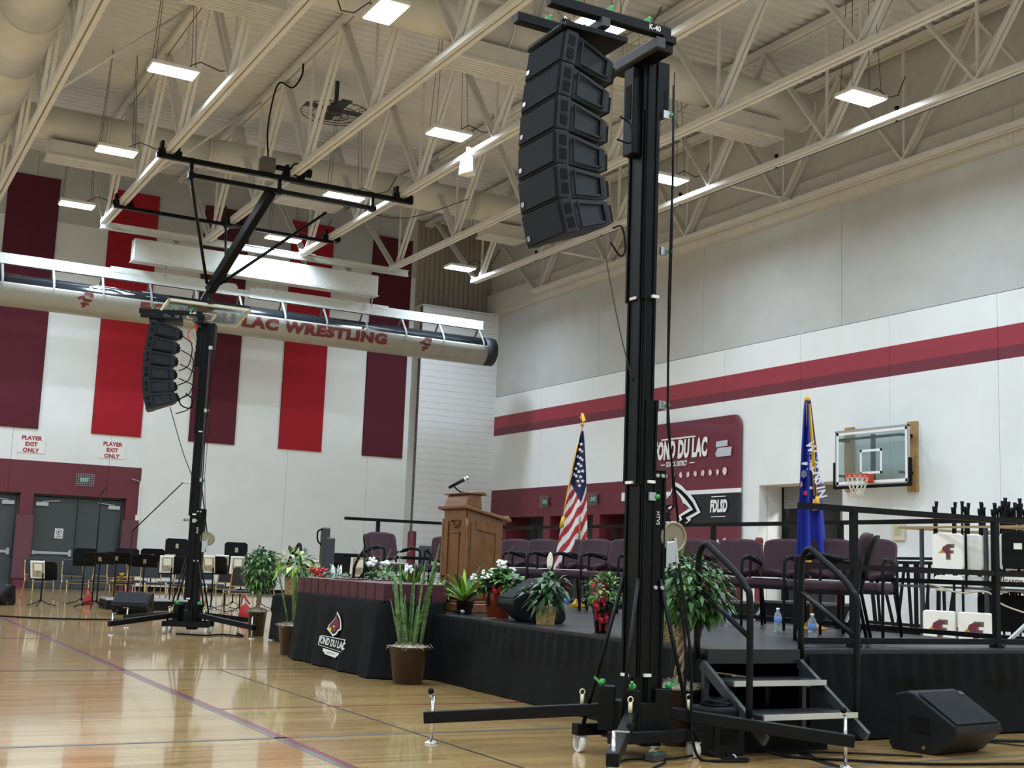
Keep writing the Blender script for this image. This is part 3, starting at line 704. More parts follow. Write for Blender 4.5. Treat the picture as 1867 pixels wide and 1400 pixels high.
# ---------------- folded-up basketball hoop under the roof ----------------
hp = thing('ceiling_hoop', 'black ceiling-hung basketball hoop folded up under the roof trusses', 'basketball hoop', (7.0, 26.5, 9.3))
O = V((7.0, 26.5, 9.3))
def L(*p): return V(p)-O
MB().bar(L(5.4, 25.7, 9.36), L(11.3, 25.7, 9.36), .1, .1).build('support_beam', BLK, hp)
MB().bar(L(5.45, 30.3, 9.36), L(11.1, 30.3, 9.36), .08, .08).build('support_beam', BLK, hp)
for x in (X['B'], X['C'], X['D']):
    for y in (25.7, 30.3):
        c_ = MB()
        for s in (-.17, .17): c_.b2(L(x+s-.03, y-.1, 9.36), L(x+s+.03, y+.1, 9.66)).b2(L(x+s-.08, y-.06, 9.4), L(x+s+.08, y+.06, 9.5))
        c_.build('beam_clamp', BLK, hp)
MB().bar(L(6.1, 25.7, 9.05), L(10.4, 25.7, 9.05), .085, .085).build('pivot_pipe', BLK, hp)
for x in (6.15, 8.1, 10.3): MB().b2(L(x-.035, 25.66, 9.02), L(x+.035, 25.74, 9.42)).b2(L(x-.06, 25.62, 8.98), L(x+.06, 25.78, 9.1)).build('drop_bracket', BLK, hp)
MB().bar(L(7.92, 25.7, 9.02), L(7.15, 27.3, 6.95), .2, .2).build('mast_tube', BLK, hp, bevel=.02)
MB().bar(L(7.15, 27.3, 6.95), L(6.98, 27.3, 6.6), .16, .16).box(L(6.98, 27.2, 6.55), (.5, .5, .1)).build('board_mount', BLK, hp)
MB().cyl(L(6.15, 25.7, 9.0), L(7.05, 27.2, 7.1), .035, n=10).build('brace_tube', BLK, hp)
MB().cyl(L(9.5, 26.5, 9.0), L(7.2, 27.2, 7.0), .035, n=10).build('brace_tube', BLK, hp)
MB().cyl(L(8.2, 30.3, 9.3), L(7.62, 26.3, 8.3), .04, n=10).build('brace_tube', BLK, hp)
MB().cyl(L(7.7, 28.5, 9.3), L(7.5, 27.3, 7.2), .03, n=10).build('brace_tube', BLK, hp)
wc = MB().b2(L(7.65, 25.6, 9.42), L(7.95, 25.85, 9.75)).build('winch_motor', mat('motor_grey', '#5b5a55', .5), hp)
MB().cyl(L(8.0, 25.7, 9.58), L(8.35, 25.7, 9.58), .06).build('winch_drum', BLK, hp)
MB().tube([L(8.45+.14*math.cos(q*PI/8), 25.6, 9.58+.14*math.sin(q*PI/8)) for q in range(16)], .02, closed=True, n=6).bar(L(8.31, 25.6, 9.58), L(8.59, 25.6, 9.58), .02).bar(L(8.45, 25.6, 9.44), L(8.45, 25.6, 9.72), .02).cyl(L(8.5, 25.7, 9.58), L(8.8, 25.7, 9.58), .1).build('winch_pulley', BLK, hp)
MB().tube(smooth([L(7.8, 25.7, 9.75), L(7.75, 25.7, 10.5), L(7.85, 25.5, 11.4), L(8.15, 25.4, 11.35), L(8.35, 25.4, 11.7), L(8.35, 25.4, 12.1)]), .02, n=6).build('power_cable', BLKM, hp)
# backboard: local x = width, y = up along the board, z = front normal
uB = V((0, -.98, .2)).normalized(); MBd = frame_mx(L(6.98, 27.55, 6.27), (1, 0, 0), uB)
def BD(m): return m.xf(MBd)
BD(MB().b2((-.9, .02, -.01), (.9, 1.05, .01))).build('board_glass', GLASS, hp)
fr = MB()
for a, c_ in (((-.915, 0, -.03), (.915, .05, .03)), ((-.915, 1.02, -.03), (.915, 1.07, .03)), ((-.915, 0, -.03), (-.865, 1.07, .03)), ((.865, 0, -.03), (.915, 1.07, .03))): fr.b2(a, c_)
BD(fr).build('board_frame', mat('frame_cream', '#cfccb8', .45), hp)
fr = MB()
for a, c_ in (((-.3, .15, .011), (-.25, .6, .016)), ((.25, .15, .011), (.3, .6, .016)), ((-.3, .55, .011), (.3, .6, .016)), ((-.3, .15, .011), (.3, .2, .016))): fr.b2(a, c_)
BD(fr).build('target_square', WHITEP, hp)
BD(MB().b2((-.06, .08, -.12), (.06, 1.15, -.02)).b2((-.9, .95, -.1), (.9, 1.05, -.04)).b2((-.7, .0, -.1), (.7, .08, -.04))).build('board_back_bars', BLK, hp)
BD(MB().b2((-.06, .0, .01), (.14, .3, .2))).build('rim_bracket', ORANGE, hp, bevel=.01)
BD(MB().tube([(.23*math.cos(q*PI/16), .14, .4+.23*math.sin(q*PI/16)) for q in range(32)], .012, closed=True, n=8)).build('rim', ORANGE, hp)
nt_ = MB(); c0 = MBd@V((0, .14, .4))
for q in range(12):
    a = q*PI/6; p = MBd@V((.23*math.cos(a), .14, .4+.23*math.sin(a)))
    r_ = smooth([p, p*.6+c0*.4+V((.03*math.sin(q*5), .06*math.cos(q), -.12)), c0+V((.06*math.sin(q*2.), .05*math.cos(q*3), -.32-.03*math.sin(q*7)))], 3)
    nt_.tube(r_, .009, n=5)
nt_.build('net', NETM, hp)

# ---------------- white casing, rails and rolled wrestling mat ----------------
bm_ = thing('rail_beam', 'upper white steel beam under the truss ends', 'beam', (5.6, 32.7, 9.36))
MB().b2((0, -.07, 0), (8.75, .07, .02)).b2((0, -.012, 0), (8.75, .012, .18)).b2((0, -.07, .16), (8.75, .07, .18)).build('i_beam', WSTEEL, bm_)
for k in range(3): MB().b2((.05+k*2.8, -.1, .16), (.25+k*2.8, .1, .2)).build('beam_clip', WSTEEL, bm_)
cs = thing('curtain_casing', 'long white rectangular casing hanging between the two white beams', 'screen casing', (6.5, 32.9, 8.68))
MB().b2((0, -.18, 0), (6.95, .18, .58)).build('casing', WSTEEL, cs, bevel=.02)
MB().b2((-.02, -.2, -.03), (6.97, .2, 0)).build('bottom_lip', WSTEEL, cs)
for x in (1.15, 3.4, 4.75, 6.1):
    MB().b2((x-.04, -.05, .55), (x+.04, .05, .66)).tube([(x, 0, .62), (x-.12, 0, .7), (x+.05, 0, .78)], .02).cyl((x, -.1, .72), (x, .1, .72), .06).build('hanger_bracket', ALU, cs)
for x in (.9, 4.0, 6.85): MB().cyl((x, 0, 0), (x, 0, -.32), .015).build('drop_rod', ALU, cs)
ml = thing('mat_roll', 'long rolled grey wrestling mat in straps under a white rail', 'mat roll', (0, 33, 7.5))
xl, xr = 1.2, 17.05
MB().b2((xl, -.035, .64), (9.4, .035, .92)).b2((6.0, -.04, .82), (9.35, .04, .97)).b2((xl, -.07, .64), (9.4, .07, .66)).b2((9.75, -.035, .64), (xr, .035, .92)).b2((9.75, -.07, .64), (xr, .07, .66)).b2((9.9, -.04, .85), (13.9, .04, .96)).b2((9.3, -.03, .66), (9.8, .03, .84)).build('lifting_rail', WSTEEL, ml)
MB().cyl((xl, 0, 0), (xr+.02, 0, 0), .40, n=40).build('mat_core', mat('mat_black', '#20252b', .18), ml)
MB().cyl((xr-.02, 0, 0), (xr+.34, 0, 0), .425, n=40).build('mat_end', mat('mat_end', '#1f242b', .6), ml)
cv = MB(); A0, A1 = math.radians(166), math.radians(166+212)
def cf(u, v): a = A0+(A1-A0)*v; return (xl+(xr-xl)*u, .43*math.cos(a), .43*math.sin(a))
cv.grid(cf, 60, 36); cvm = mat('cover_grey', '#9c9c94', .35, var=.06, scale=3, bump=.2, bscale=5)
cv.build('grey_cover', cvm, ml, solid=.006)
for k in range(13):
    x = 2.15+k*1.22 if k < 12 else 16.9
    if x > 16.95: continue
    m = MB()
    pts = [(x, -.03, .66)]+[(x+.0, -.44*math.sin(math.radians(a)), .44*math.cos(math.radians(a))) for a in (52, 75, 95)]
    for s in (-1, 1):
        pp = [(x, s*.03, .66)]+[(x, s*.447*math.sin(math.radians(a)), .447*math.cos(math.radians(a))) for a in (48, 60, 72, 84, 96)]
        for p, q in zip(pp, pp[1:]): m.bar(p, q, .055, .008, up=(0, 1, .3))
    m.build('strap', mat('strap_grey', '#8d8f90', .7), ml)
def wrap(mb, x0, ang, r=.445):
    for v in mb.v:
        a = ang+v.y/r; x = x0+v.x; s_ = r
        v.x, v.y, v.z = x, -s_*math.cos(a), s_*math.sin(a)
    return mb
mrt = mat('print_maroon', '#6d2a2c', .5)
tx = text_mb('FOND DU LAC WRESTLING', .40, 1.12, bold=.028, cuts=8, spacing=1.12, align='LEFT')
wd = max(v.x for v in tx.v)-min(v.x for v in tx.v); s_ = (13.75-6.75)/wd
for v in tx.v: v.x *= s_
wrap(tx, 6.75, math.radians(-16)).build('lettering', mrt, ml)
def fmark(x, sz=.42):
    m = MB()
    for p in ([(-.05, .5), (.5, .5), (.5, .22), (.3, .22), (.3, .34), (-.05, .34)], [(-.45, .1), (-.1, .3), (.1, .1), (.42, .1), (.42, -.06), (.1, -.1), (-.05, -.05), (-.2, .08), (-.3, -.02)],
              [(-.25, -.2), (0, -.12), (.3, -.16), (.3, -.3), (.1, -.28), (.1, -.45), (-.12, -.5), (-.08, -.34)]):
        m.add([(a*sz, b_*sz, 0) for a, b_ in p], [list(range(len(p)))])
    return m
for x in (5.35, 14.95): wrap(fmark(x), x, math.radians(-14)).build('emblem', mrt, ml)
for pts in ([(-.5, -.15), (-.45, .0), (-.2, .16), (.25, .2), (.6, .02), (.8, -.15), (.5, -.2), (.2, -.02), (-.1, -.03), (-.3, -.2)],):
    wrap(MB().add([(a*.9, b_*.8, 0) for a, b_ in pts], [list(range(len(pts)))]), 5.9, math.radians(52), .405).build('white_print', WHITEP, ml)
for x0, s_ in ((7.0, -1), (7.75, 1)):
    wrap(MB().add([(-.08+s_*.1, .13, 0), (.14+s_*.1, .13, 0), (.16-s_*.0, -.13, 0), (-.1, -.13, 0)], [(0, 1, 2, 3)]), x0, math.radians(52), .405).build('white_print', WHITEP, ml)

# ---------------- small ceiling things ----------------
sp = at(853, 298, 2, 9.2)
t = thing('ceiling_speaker', 'white angular loudspeaker hanging below a roof truss', 'loudspeaker', sp)
MB().add([(-.17, 0, -.25), (.02, -.2, -.2), (.2, 0, -.22), (.1, .2, -.22), (-.1, .2, -.22), (-.13, 0, .15), (.02, -.14, .12), (.15, 0, .15), (.1, .14, .15), (-.1, .14, .15)], [(0, 4, 3, 2, 1), (5, 6, 7, 8, 9), (0, 1, 6, 5), (1, 2, 7, 6), (2, 3, 8, 7), (3, 4, 9, 8), (4, 0, 5, 9)]).build('shell', WHITEP, t)
MB().b2((-.03, -.03, .12), (.04, .03, .34)).build('bracket', WHITEP, t)
fp = at(612, 205, 2, 11.3)
t = thing('ceiling_fan', 'large dark round ceiling fan in a wire cage', 'fan', fp)
cg = MB()
for r in (.3, .55, .8): cg.tube([(r*math.cos(q*PI/12), r*math.sin(q*PI/12), -.12*(1-r)) for q in range(24)], .012, closed=True, n=5)
for q in range(24): cg.bar((.1*math.cos(q*PI/12), .1*math.sin(q*PI/12), -.11), (.8*math.cos(q*PI/12), .8*math.sin(q*PI/12), 0), .008)
cg.build('cage', DKGREY, t)
MB().cyl((0, 0, 0), (0, 0, .75), .05).cyl((0, 0, -.05), (0, 0, .2), .14).build('motor', DKGREY, t)
for q in range(4): MB().bar((.1*math.cos(q*PI/2), .1*math.sin(q*PI/2), .06), (.74*math.cos(q*PI/2), .74*math.sin(q*PI/2), .06), .25, .015).build('blade', DKGREY, t)
tag(MB().tube(smooth([(X['D']+.3, 29, 9.9), (X['D']+1.2, 28, 9.7), (X['E']-.3, 27.2, 10.2)]), .012, n=5).build('roof_cable', DKGREY), 'sagging cable under the roof left of the near speaker column', 'cable')
cd_ = MB()
cd_.bar((X['F']+.16, -6, ZB-.02), (X['F']+.16, 30, ZB-.02), .03, .03)
cd_ = cd_.build('conduit', DKGREY); tag(cd_, 'dark cable conduit clipped along the second truss from the right', 'conduit')
for k in range(6):
    y = 12.5+k*3.3
    tag(MB().bar((X['F']+.08, y, ZB-.07), (X['F']+.08, y, ZB+.22), .035, .035).box((X['F']+.08, y, ZB+.2), (.06, .06, .05)).build('cable_clip', BLKM), ['nearest', 'second nearest', 'third nearest', 'fourth nearest', 'fifth nearest', 'farthest'][k]+' small black clamp on the second truss from the right'+'', 'clamp', 'black clamps along the second truss')

# ---------------- stage ----------------
SZ = .61; XR = 8.85; YN, YF = 6.55, 16.3
def xl_(y): return 5.13+(y-YN)*(5.47-5.13)/(YF-YN)
st = thing('stage', 'low black portable stage with pleated skirt', 'stage', (0, 0, 0))
ny, nx = 4, 2
for i in range(ny):
    for j in range(nx):
        y0, y1 = YN+(YF-YN)*i/ny+.004, YN+(YF-YN)*(i+1)/ny-.004
        P = []
        for y, u in ((y0, j/nx), (y0, (j+1)/nx), (y1, (j+1)/nx), (y1, j/nx)): P.append((xl_(y)+(XR-xl_(y))*u+(.004 if u == j/nx else -.004), y, SZ-.09))
        MB().prism(P, (0, 0, .09)).build('deck_panel', DECKS, st, bevel=.004)
rim = MB()
rim.bar((xl_(YN)-.012, YN, SZ-.045), (xl_(YF)-.012, YF, SZ-.045), .02, .092).bar((xl_(YN)-.02, YN-.012, SZ-.045), (XR, YN-.012, SZ-.045), .02, .092).bar((XR+.012, YN, SZ-.045), (XR+.012, YF, SZ-.045), .02, .092)
rim.build('deck_edge', mat('edge_alu', '#26282b', .4, metal=.3), st)
def skirt(a, b_, z1, z0, label, plis=.16, name='skirt', parent=None, flare=.04):
    a, b_ = V(a), V(b_); d = (b_-a); Lr = d.length; d.normalize(); nn = V((d.y, -d.x, 0)); m = MB(); n = int(Lr/plis)*8
    def fn(u, v):
        s = u*Lr; w = abs(((s/plis) % 1)-.5)*2
        o = .03+.016*w+flare*v+.006*math.sin(s*7.3+v*3)
        if v > .36: o = .03+.007*math.sin(s*5)+.004*math.sin(s*13)+flare*v
        return a+d*s+nn*o+V((0, 0, z1+(z0-z1)*v))
    m.grid(fn, n, 12)
    o = m.build(name, SKIRT, parent); 
    if label: o['label'] = label
    return o
skirt((xl_(YF), YF, 0), (xl_(YN), YN, 0), SZ-.028, .012, None, parent=st)
skirt((5.95, YN, 0), (XR, YN, 0), SZ-.028, .012, None, parent=st)
skirt((XR, YN, 0), (XR, YF, 0), SZ-.028, .012, None, parent=st)
skirt((XR, YF, 0), (xl_(YF), YF, 0), SZ-.028, .012, None, parent=st)
m = MB()
for y in (6.7, 8.2, 9.8, 11.4, 13, 14.6, 16.1):
    for x in (5.75, 7.2, 8.6): m.cyl((x, y, .0), (x, y, SZ-.09), .024, n=8)
for y in (7.5, 9.0): m.bar((5.3, y, .45), (8.7, y, .2), .03)
m.each('understructure_leg', BLK, st)
for x, y in ((5.35, 7.6), (5.5, 7.9), (5.75, 7.4), (5.9, 8.1)):
    tag(MB().lathe([(.05, 0), (.06, .1), (.035, .2), (.05, .3), (.02, .33)], (x, y, 0)).build('stacked_item', mat('pale_item', '#b5b1a4', .6)), ['small pale item under the stage, left of the stair opening', 'small pale item under the stage behind the stair treads', 'small pale item deepest under the stage', 'small pale item under the stage, right part of the stair opening'][[5.35, 5.5, 5.75, 5.9].index(x)], 'storage item', 'pale items under the stage')

def rails(name, label, pts, posts, zt=1.62, mid=1.2, low=.66, r=.021, bot=SZ):
    t = thing(name, label, 'railing', (pts[0][0], pts[0][1], bot)); o = V((pts[0][0], pts[0][1], bot))
    for z, rr in ((zt, r), (mid, r), (low, r)):
        if z: MB().bar(V((*pts[0], z))-o, V((*pts[1], z))-o, rr*2, rr*2).build('rail', BLK, t)
    for x, y in posts:
        MB().bar(V((x, y, bot-.06))-o, V((x, y, zt+.02))-o, .046, .046, up=(0, 1, 0)).build('post', BLK, t)
        MB().box(V((x, y, bot+.0))-o, (.08, .08, .04)).build('post_bracket', BLK, t)
    return t
rails('guard_rail', 'black guard rail along the near end of the stage right of the stairs', ((6.08, YN+.2), (XR+.05, YN+.2)), ((6.6, YN+.2), (8.1, YN+.2)), 1.60, 1.18, .655)
rails('guard_rail', 'black guard rail running along the back edge of the stage before the right wall', ((XR-.03, YN+.1), (XR-.03, YF)), [(XR-.03, y) for y in (9.2, 11.2, 13.2, 15.2)], 1.64, 1.1, .655)
rails('guard_rail', 'black guard rail across the far end of the stage', ((6.35, YF-.1), (XR, YF-.1)), ((6.85, YF-.1), (8.3, YF-.1)), 1.66, 1.15, .655)
MB().bar((XR+.0, YN+.25, 1.0), (XR-.6, YN+.25, .63), .025).build('corner_brace', ALU, st)

def stairs(x0, x1, ye, sgn, name_l, rl):
    s = thing('stage_stairs', name_l, 'stairs', (x0, ye, 0)); wd = x1-x0
    for z, dy in ((.435, .28), (.262, .56)):
        MB().b2((0, sgn*(dy-.28), z-.035), (wd, sgn*dy, z)).build('tread', DECKS, s, bevel=.004)
        MB().b2((.01, sgn*dy, z-.03), (wd-.01, sgn*(dy+.012), z+.003)).build('nosing', mat('nosing_alu', '#c9c9c0', .4, metal=.5), s)
    for x in (-.02, wd+.02):
        MB().bar((x, 0, .52), (x, sgn*.62, .12), .03, .06).bar((x, sgn*.03, 0), (x, sgn*.03, .5), .035).build('stringer', DKGREY, s)
    if sgn < 0: MB().b2((0, -.02, .05), (wd, -.03, .2)).b2((.02, sgn*.3, .0), (wd-.02, sgn*.31, .12)).build('riser_plate', BLKM, s)
    for x, l in ((-.05, rl[0]), (wd+.05, rl[1])):
        h = thing('handrail', l, 'handrail', (x0+x, ye, 0))
        top = smooth([(0, -sgn*.02, .55), (0, -sgn*.02, 1.1), (0, sgn*.0, 1.24), (0, sgn*.06, 1.285), (0, sgn*.13, 1.25), (0, sgn*.36, 1.11), (0, sgn*.46, 1.02), (0, sgn*.5, .9), (0, sgn*.5, .15)], 5)
        MB().tube(top, .021, n=10).build('rail_tube', BLK, h)
        MB().cyl((0, -sgn*.02, 1.0), (0, sgn*.5, .72), .017, n=8).build('lower_rail', BLK, h)
    return s
stairs(5.08, 5.86, YN-.03, -1, 'black three step stairs at the near stage corner', ('left curved black handrail of the near stage stairs', 'right curved black handrail of the near stage stairs'))
stairs(5.85, 6.75, YF+.08, 1, 'black stairs at the far end of the stage', ('left curved black handrail at the far end of the stage', 'right curved black handrail at the far end of the stage, before the white wall'))

# ---------------- stage chairs ----------------
def stage_chair(label):
    t = thing('stage_chair', label, 'chair', (0, 0, 0), 0, 'padded arm chairs on the stage')
    # front = -y
    prof = [(-.23, -.26), (.23, -.26), (.245, -.1), (.235, .17), (.2, .22), (-.2, .22), (-.235, .17), (-.245, -.1)]
    MB().prism([(x, y, .385) for x, y in prof], (0, 0, .075)).build('seat', UPH, t, bevel=.022, seg=2)
    MB().prism([(x*.96, y*.96, .36) for x, y in prof], (0, 0, .03)).build('seat_pan', UPHBK, t)
    def bk(u, v):
        x = (u-.5)*2; w_ = .235*(1-.12*(2*v-1)**6)*(1 if v > .12 else .8+.2*(v/.12)**.5)
        wv = min(1, ((v)*3.2)**.5) if v < .1 else 1
        return (x*w_*wv, .20+.10*v+.035*(1-x*x), .47+.37*v-(.02*abs(x)**4 if v > .9 else 0))
    m = MB().grid(bk, 10, 10); m.build('backrest', UPH, t, solid=-.05)
    m = MB().grid(lambda u, v: V(bk(.03+.94*u, .03+.94*v))+V((0, .052, 0)), 8, 8); m.build('back_shell', UPHBK, t, solid=-.012)
    for s in (-1, 1):
        MB().tube(smooth([(s*.275, -.24, 0), (s*.275, -.235, .58), (s*.272, -.2, .635), (s*.27, -.1, .65), (s*.262, .1, .62), (s*.245, .25, .60)], 5), .014, n=8).build('leg', UPHBK, t)
        MB().tube([(s*.26, .30, 0), (s*.25, .22, .4), (s*.235, .27, .66)], .014, n=8).build('leg', UPHBK, t)
        MB().tube(smooth([(s*.275, -.2, .64), (s*.272, -.08, .662), (s*.262, .12, .63)], 4), .02, n=8).build('armrest', UPHBK, t)
    MB().bar((-.27, -.22, .375), (.27, -.22, .375), .022).bar((-.25, .2, .375), (.25, .2, .375), .022).bar((-.06, .24, .38), (-.07, .27, .6), .03, .015).bar((.06, .24, .38), (.07, .27, .6), .03, .015).build('frame', UPHBK, t)
    return t
ch0 = stage_chair('maroon arm chair at the far left of the stage, seen frontally left of the lectern')
ch0.location = (6.38, 14.6, SZ); ch0.rotation_euler.z = math.radians(12)
for x, y, r, l in ((7.45, 15.2, -30, 'maroon arm chair mostly hidden behind the lectern'),
        (8.1, 14.75, -62, 'maroon arm chair directly right of the lectern'), (8.1, 14.05, -66, 'maroon arm chair second right of the lectern, paper on its seat'),
        (8.1, 13.4, -68, 'maroon arm chair below the hanging flag of stars, paper on its seat'), (8.1, 12.8, -70, 'maroon arm chair right of the striped flag'),
        (8.1, 12.15, -72, 'maroon arm chair nearest the mast on its left, above the red flowering plant'),
        (8.15, 10.75, -60, 'maroon arm chair right of the mast behind the leafy tree'), (8.15, 10.05, -58, 'maroon arm chair behind the left stair handrail'),
        (8.15, 9.35, -60, 'maroon arm chair just left of the blue flag'), (8.15, 8.74, -62, 'maroon arm chair just right of the blue flag'),
        (8.02, 8.12, -64, 'last maroon arm chair of the back row by the corner post')):
    dup(ch0, (x, y, SZ), math.radians(r), l)
dup(ch0, (7.03, 7.45, SZ), math.radians(-138), 'arm chair turned away showing its black back shell, beside the near corner post')
pp = MB().b2((-.11, -.14, 0), (.11, .14, .004)).b2((-.1, -.13, .004), (.12, .13, .007)).mesh('program', PAPER)
pi_ = 0
for x, y, z, r, l in ((7.97, 14.0, 0, .3, 'white program on the seat of the second chair right of the lectern'), (7.97, 13.35, 0, -.2, 'white program on the chair below the striped flag'), (7.97, 12.75, 0, .4, 'white program on the chair right of the striped flag'),
        (8.0, 10.0, 0, .1, 'white program on the chair behind the left handrail'), (8.0, 9.3, 0, .5, 'white program on the chair left of the blue flag'), (8.0, 8.58, 0, -.4, 'white program on the chair right of the blue flag'), (6.4, 14.5, 0, 0, 'white program on the far left stage chair')):
    o = bpy.data.objects.new('program', pp); C.objects.link(o); o.location = (x, y, SZ+.463); o.rotation_euler.z = r
    tag(o, l, 'booklet', 'white programs on the stage chairs')

# ---------------- water bottles ----------------
BG = mat('bottle_plastic', '#dfe9ee', .08, trans=.85); BLb = mat('bottle_label', '#5d86c4', .4); CAP = mat('bottle_cap', '#e9ecef', .4)
def bottle(x, y, z, label):
    t = thing('water_bottle', label, 'water bottle', (x, y, z), 0, 'water bottles on the stage')
    MB().lathe([(.0, 0), (.03, 0), (.032, .01), (.032, .06), (.029, .065), (.032, .07), (.032, .135), (.028, .16), (.013, .185), (.012, .195)], n=16).build('bottle_body', BG, t)
    MB().lathe([(.0325, .085), (.0333, .086), (.0333, .132), (.0325, .133)], n=16).build('label_band', BLb, t)
    MB().lathe([(.0, .193), (.0145, .193), (.0145, .21), (0, .21)], n=12).build('cap', CAP, t)
for px, py, l in ((1033, 1112, 'water bottle on the stage floor beneath the chair row left of the mast'), (1327, 1142, 'water bottle on the stage floor seen left of the left stair handrail'), (1418, 1153, 'water bottle on the stage floor in the middle between the handrails'), (1481, 1169, 'water bottle on the stage floor beside the right stair handrail')):
    p = at(px, py, 2, SZ); bottle(p.x, p.y, SZ, l)

# ---------------- lectern ----------------
le = thing('lectern', 'carved wooden lectern with sloping top on the stage', 'lectern', (5.80, 11.36, SZ), math.radians(4))
# local: x = away from the audience, y = width; front face at x=0
MB().b2((-.04, -.03, 0), (.46, .53, .09)).b2((-.02, -.015, .09), (.44, .515, .12)).build('plinth', WOODL, le, bevel=.008)
MB().prism([(0, 0, .12), (.42, 0, .12), (.42, 0, .94), (0, 0, 1.06)], (0, .5, 0)).build('body', WOODL, le, bevel=.006)
fp_ = MB()
fp_.b2((-.018, .03, .14), (0, .11, 1.04)).b2((-.018, .39, .14), (0, .47, 1.04)).b2((-.018, .11, .14), (0, .39, .22)).b2((-.018, .11, .93), (0, .39, 1.04))
fp_.build('front_frame', WOODL, le, bevel=.004)
MB().b2((-.012, .17, .26), (0, .33, .80)).b2((-.022, .15, .80), (0, .35, .815)).b2((-.022, .15, .24), (0, .35, .25)).build('front_panel', WOODL, le, bevel=.004)
MB().tube(smooth([(-.016, .14, .92), (-.02, .19, .88), (-.02, .25, .86), (-.02, .29, .9), (-.016, .36, .93)]), .01, n=6).build('carving', mat('wood_dark', '#5e3a1a', .5), le)
sp_ = MB().b2((.03, -.014, .14), (.09, 0, .9)).b2((.33, -.014, .14), (.39, 0, .88)).b2((.09, -.014, .14), (.33, 0, .22)).prism([(.09, 0, .84), (.33, 0, .80), (.33, 0, .9), (.09, 0, .93)], (0, -.014, 0))
sp_.build('side_frame', WOODL, le, bevel=.003)
for y in (.005, .495): MB().lathe([(.012, .14), (.02, .2), (.014, .3), (.018, .6), (.012, .85), (.02, .95)], (-.01, y, 0), n=10).build('corner_column', WOODL, le)
MB().prism([(-.06, -.04, 1.05), (-.06, -.04, 1.085), (.5, -.04, .965), (.5, -.04, .93)], (0, .58, 0)).build('sloping_top', WOODL, le, bevel=.006)
MB().prism([(-.03, .03, 1.08), (-.01, .03, 1.14), (.02, .03, 1.2), (.16, .03, 1.2), (.18, .03, 1.05)], (0, .44, 0)).build('hutch', WOODL, le, bevel=.008)
MB().prism([(-.01, -.0, 1.2), (-.02, 0, 1.215), (.18, 0, 1.23), (.22, 0, 1.2), (.2, 0, 1.19), (.17, 0, 1.2)], (0, .5, 0)).build('hutch_top', WOODL, le, bevel=.004)
MB().prism([(.46, -.02, .95), (.48, -.02, 1.0), (.5, -.02, .96)], (0, .54, 0)).build('book_stop', WOODL, le)
mi = thing('microphone', 'black wireless microphone on a gooseneck above the lectern', 'microphone', (5.86, 11.62, SZ+1.215))
e1 = at(826, 885, 1, 11.62)-V((5.86, 11.62, SZ+1.215)); e2 = at(860, 867, 1, 11.62)-V((5.86, 11.62, SZ+1.215))
MB().tube(smooth([(0, 0, 0), e1*.5+V((0, 0, -.01)), e1]), .008, n=8).lathe([(.03, 0), (.02, .01), (.008, .02)]).build('gooseneck', BLKM, mi)
dd = (e2-e1).normalized()
MB().cyl(e1-dd*.05, e1+dd*.14, .015, .019, n=12).build('mic_body', BLKM, mi)
MB().cyl(e1+dd*.14, e1+dd*.155, .0205, n=12).build('mic_ring', WHITEP, mi)
MB().ball(e1+dd*.18, .026).build('mic_head', ALU, mi)
p = at(838, 1112, 2, SZ+.02)
m2 = thing('microphone', 'handheld microphone lying on the stage edge below the lectern', 'microphone', (5.56, 11.0, SZ+.022))
MB().cyl((0, .12, 0), (0, -.04, 0), .013, .017, n=12).build('mic_body', BLKM, m2); MB().ball((0, -.06, .004), .024).build('mic_head', ALU, m2)

# ---------------- flags ----------------
def flag(x, y, top, label, kind, lean=0):
    t = thing('flag', label, 'flag', (x, y, SZ)); H = top-SZ
    MB().lathe([(.15, 0), (.15, .015), (.06, .05), (.03, .09), (.02, .1)], n=24).build('base', GOLD, t)
    MB().cyl((0, 0, .05), (lean, 0, H-.1), .015, n=10).build('pole', WOODB, t)
    if kind == 'us':
        MB().lathe([(.012, 0), (.028, .02), (.012, .05), (.01, .06)], (lean, 0, H-.14)).add([(lean-.02, -.03, H-.08), (lean+.03, -.03, H-.06), (lean+.015, 0, H+.03), (lean-.02, .01, H+.04), (lean-.01, .04, H-.02)], [(0, 1, 2, 3), (0, 3, 4), (1, 2, 4)]).build('eagle_finial', GOLD, t, solid=.012)
    else: MB().lathe([(.018, 0), (.03, .02), (.02, .05), (.0, .06)], (lean, 0, H-.13)).build('finial', FRINGE, t)
    return t, H
fu, H1 = flag(8.45, 13.45, 3.04, 'striped flag with white stars hanging from a pole behind the stage chairs', 'us')
# local drape frame: lateral axis seen from the seats side
lat = V((.86, -.5, 0)); dep = V((-.5, -.86, 0))
def drape(t, H, wt, wb, z0, z1, off0, off1, matf, mats, nu=48, nv=96, fold=.05, nf=3.5, name='cloth'):
    def fn(u, v):
        w_ = wt+(wb-wt)*(v**.8); c_ = off0+(off1-off0)*v; z = z1+(z0-z1)*v
        s = (u-.5)*w_+c_
        dd_ = fold*(.4+.9*v)*math.sin(u*nf*2*PI+v*2.0)+.02*math.sin(u*17+v*5)
        return lat*s+dep*(.03+dd_)+V((0, 0, z+.04*v*math.sin(u*PI*1.3)*(1 if name == 'cloth' else 1)))
    m = MB().grid(fn, nu, nv, mf=matf)
    return m.build(name, mats, t), fn
def usf(u, v):
    # canton: dark triangle-like upper field; stripes run down to the left
    edge = .36+.22*u if u < .72 else .36+.22*.72-(u-.72)*.5
    if v < edge and u > .08*(1-v) : return 2
    k = (v+.33*u+.012*math.sin(u*14))/.064
    return 0 if int(math.floor(k)) % 2 == 0 else 1
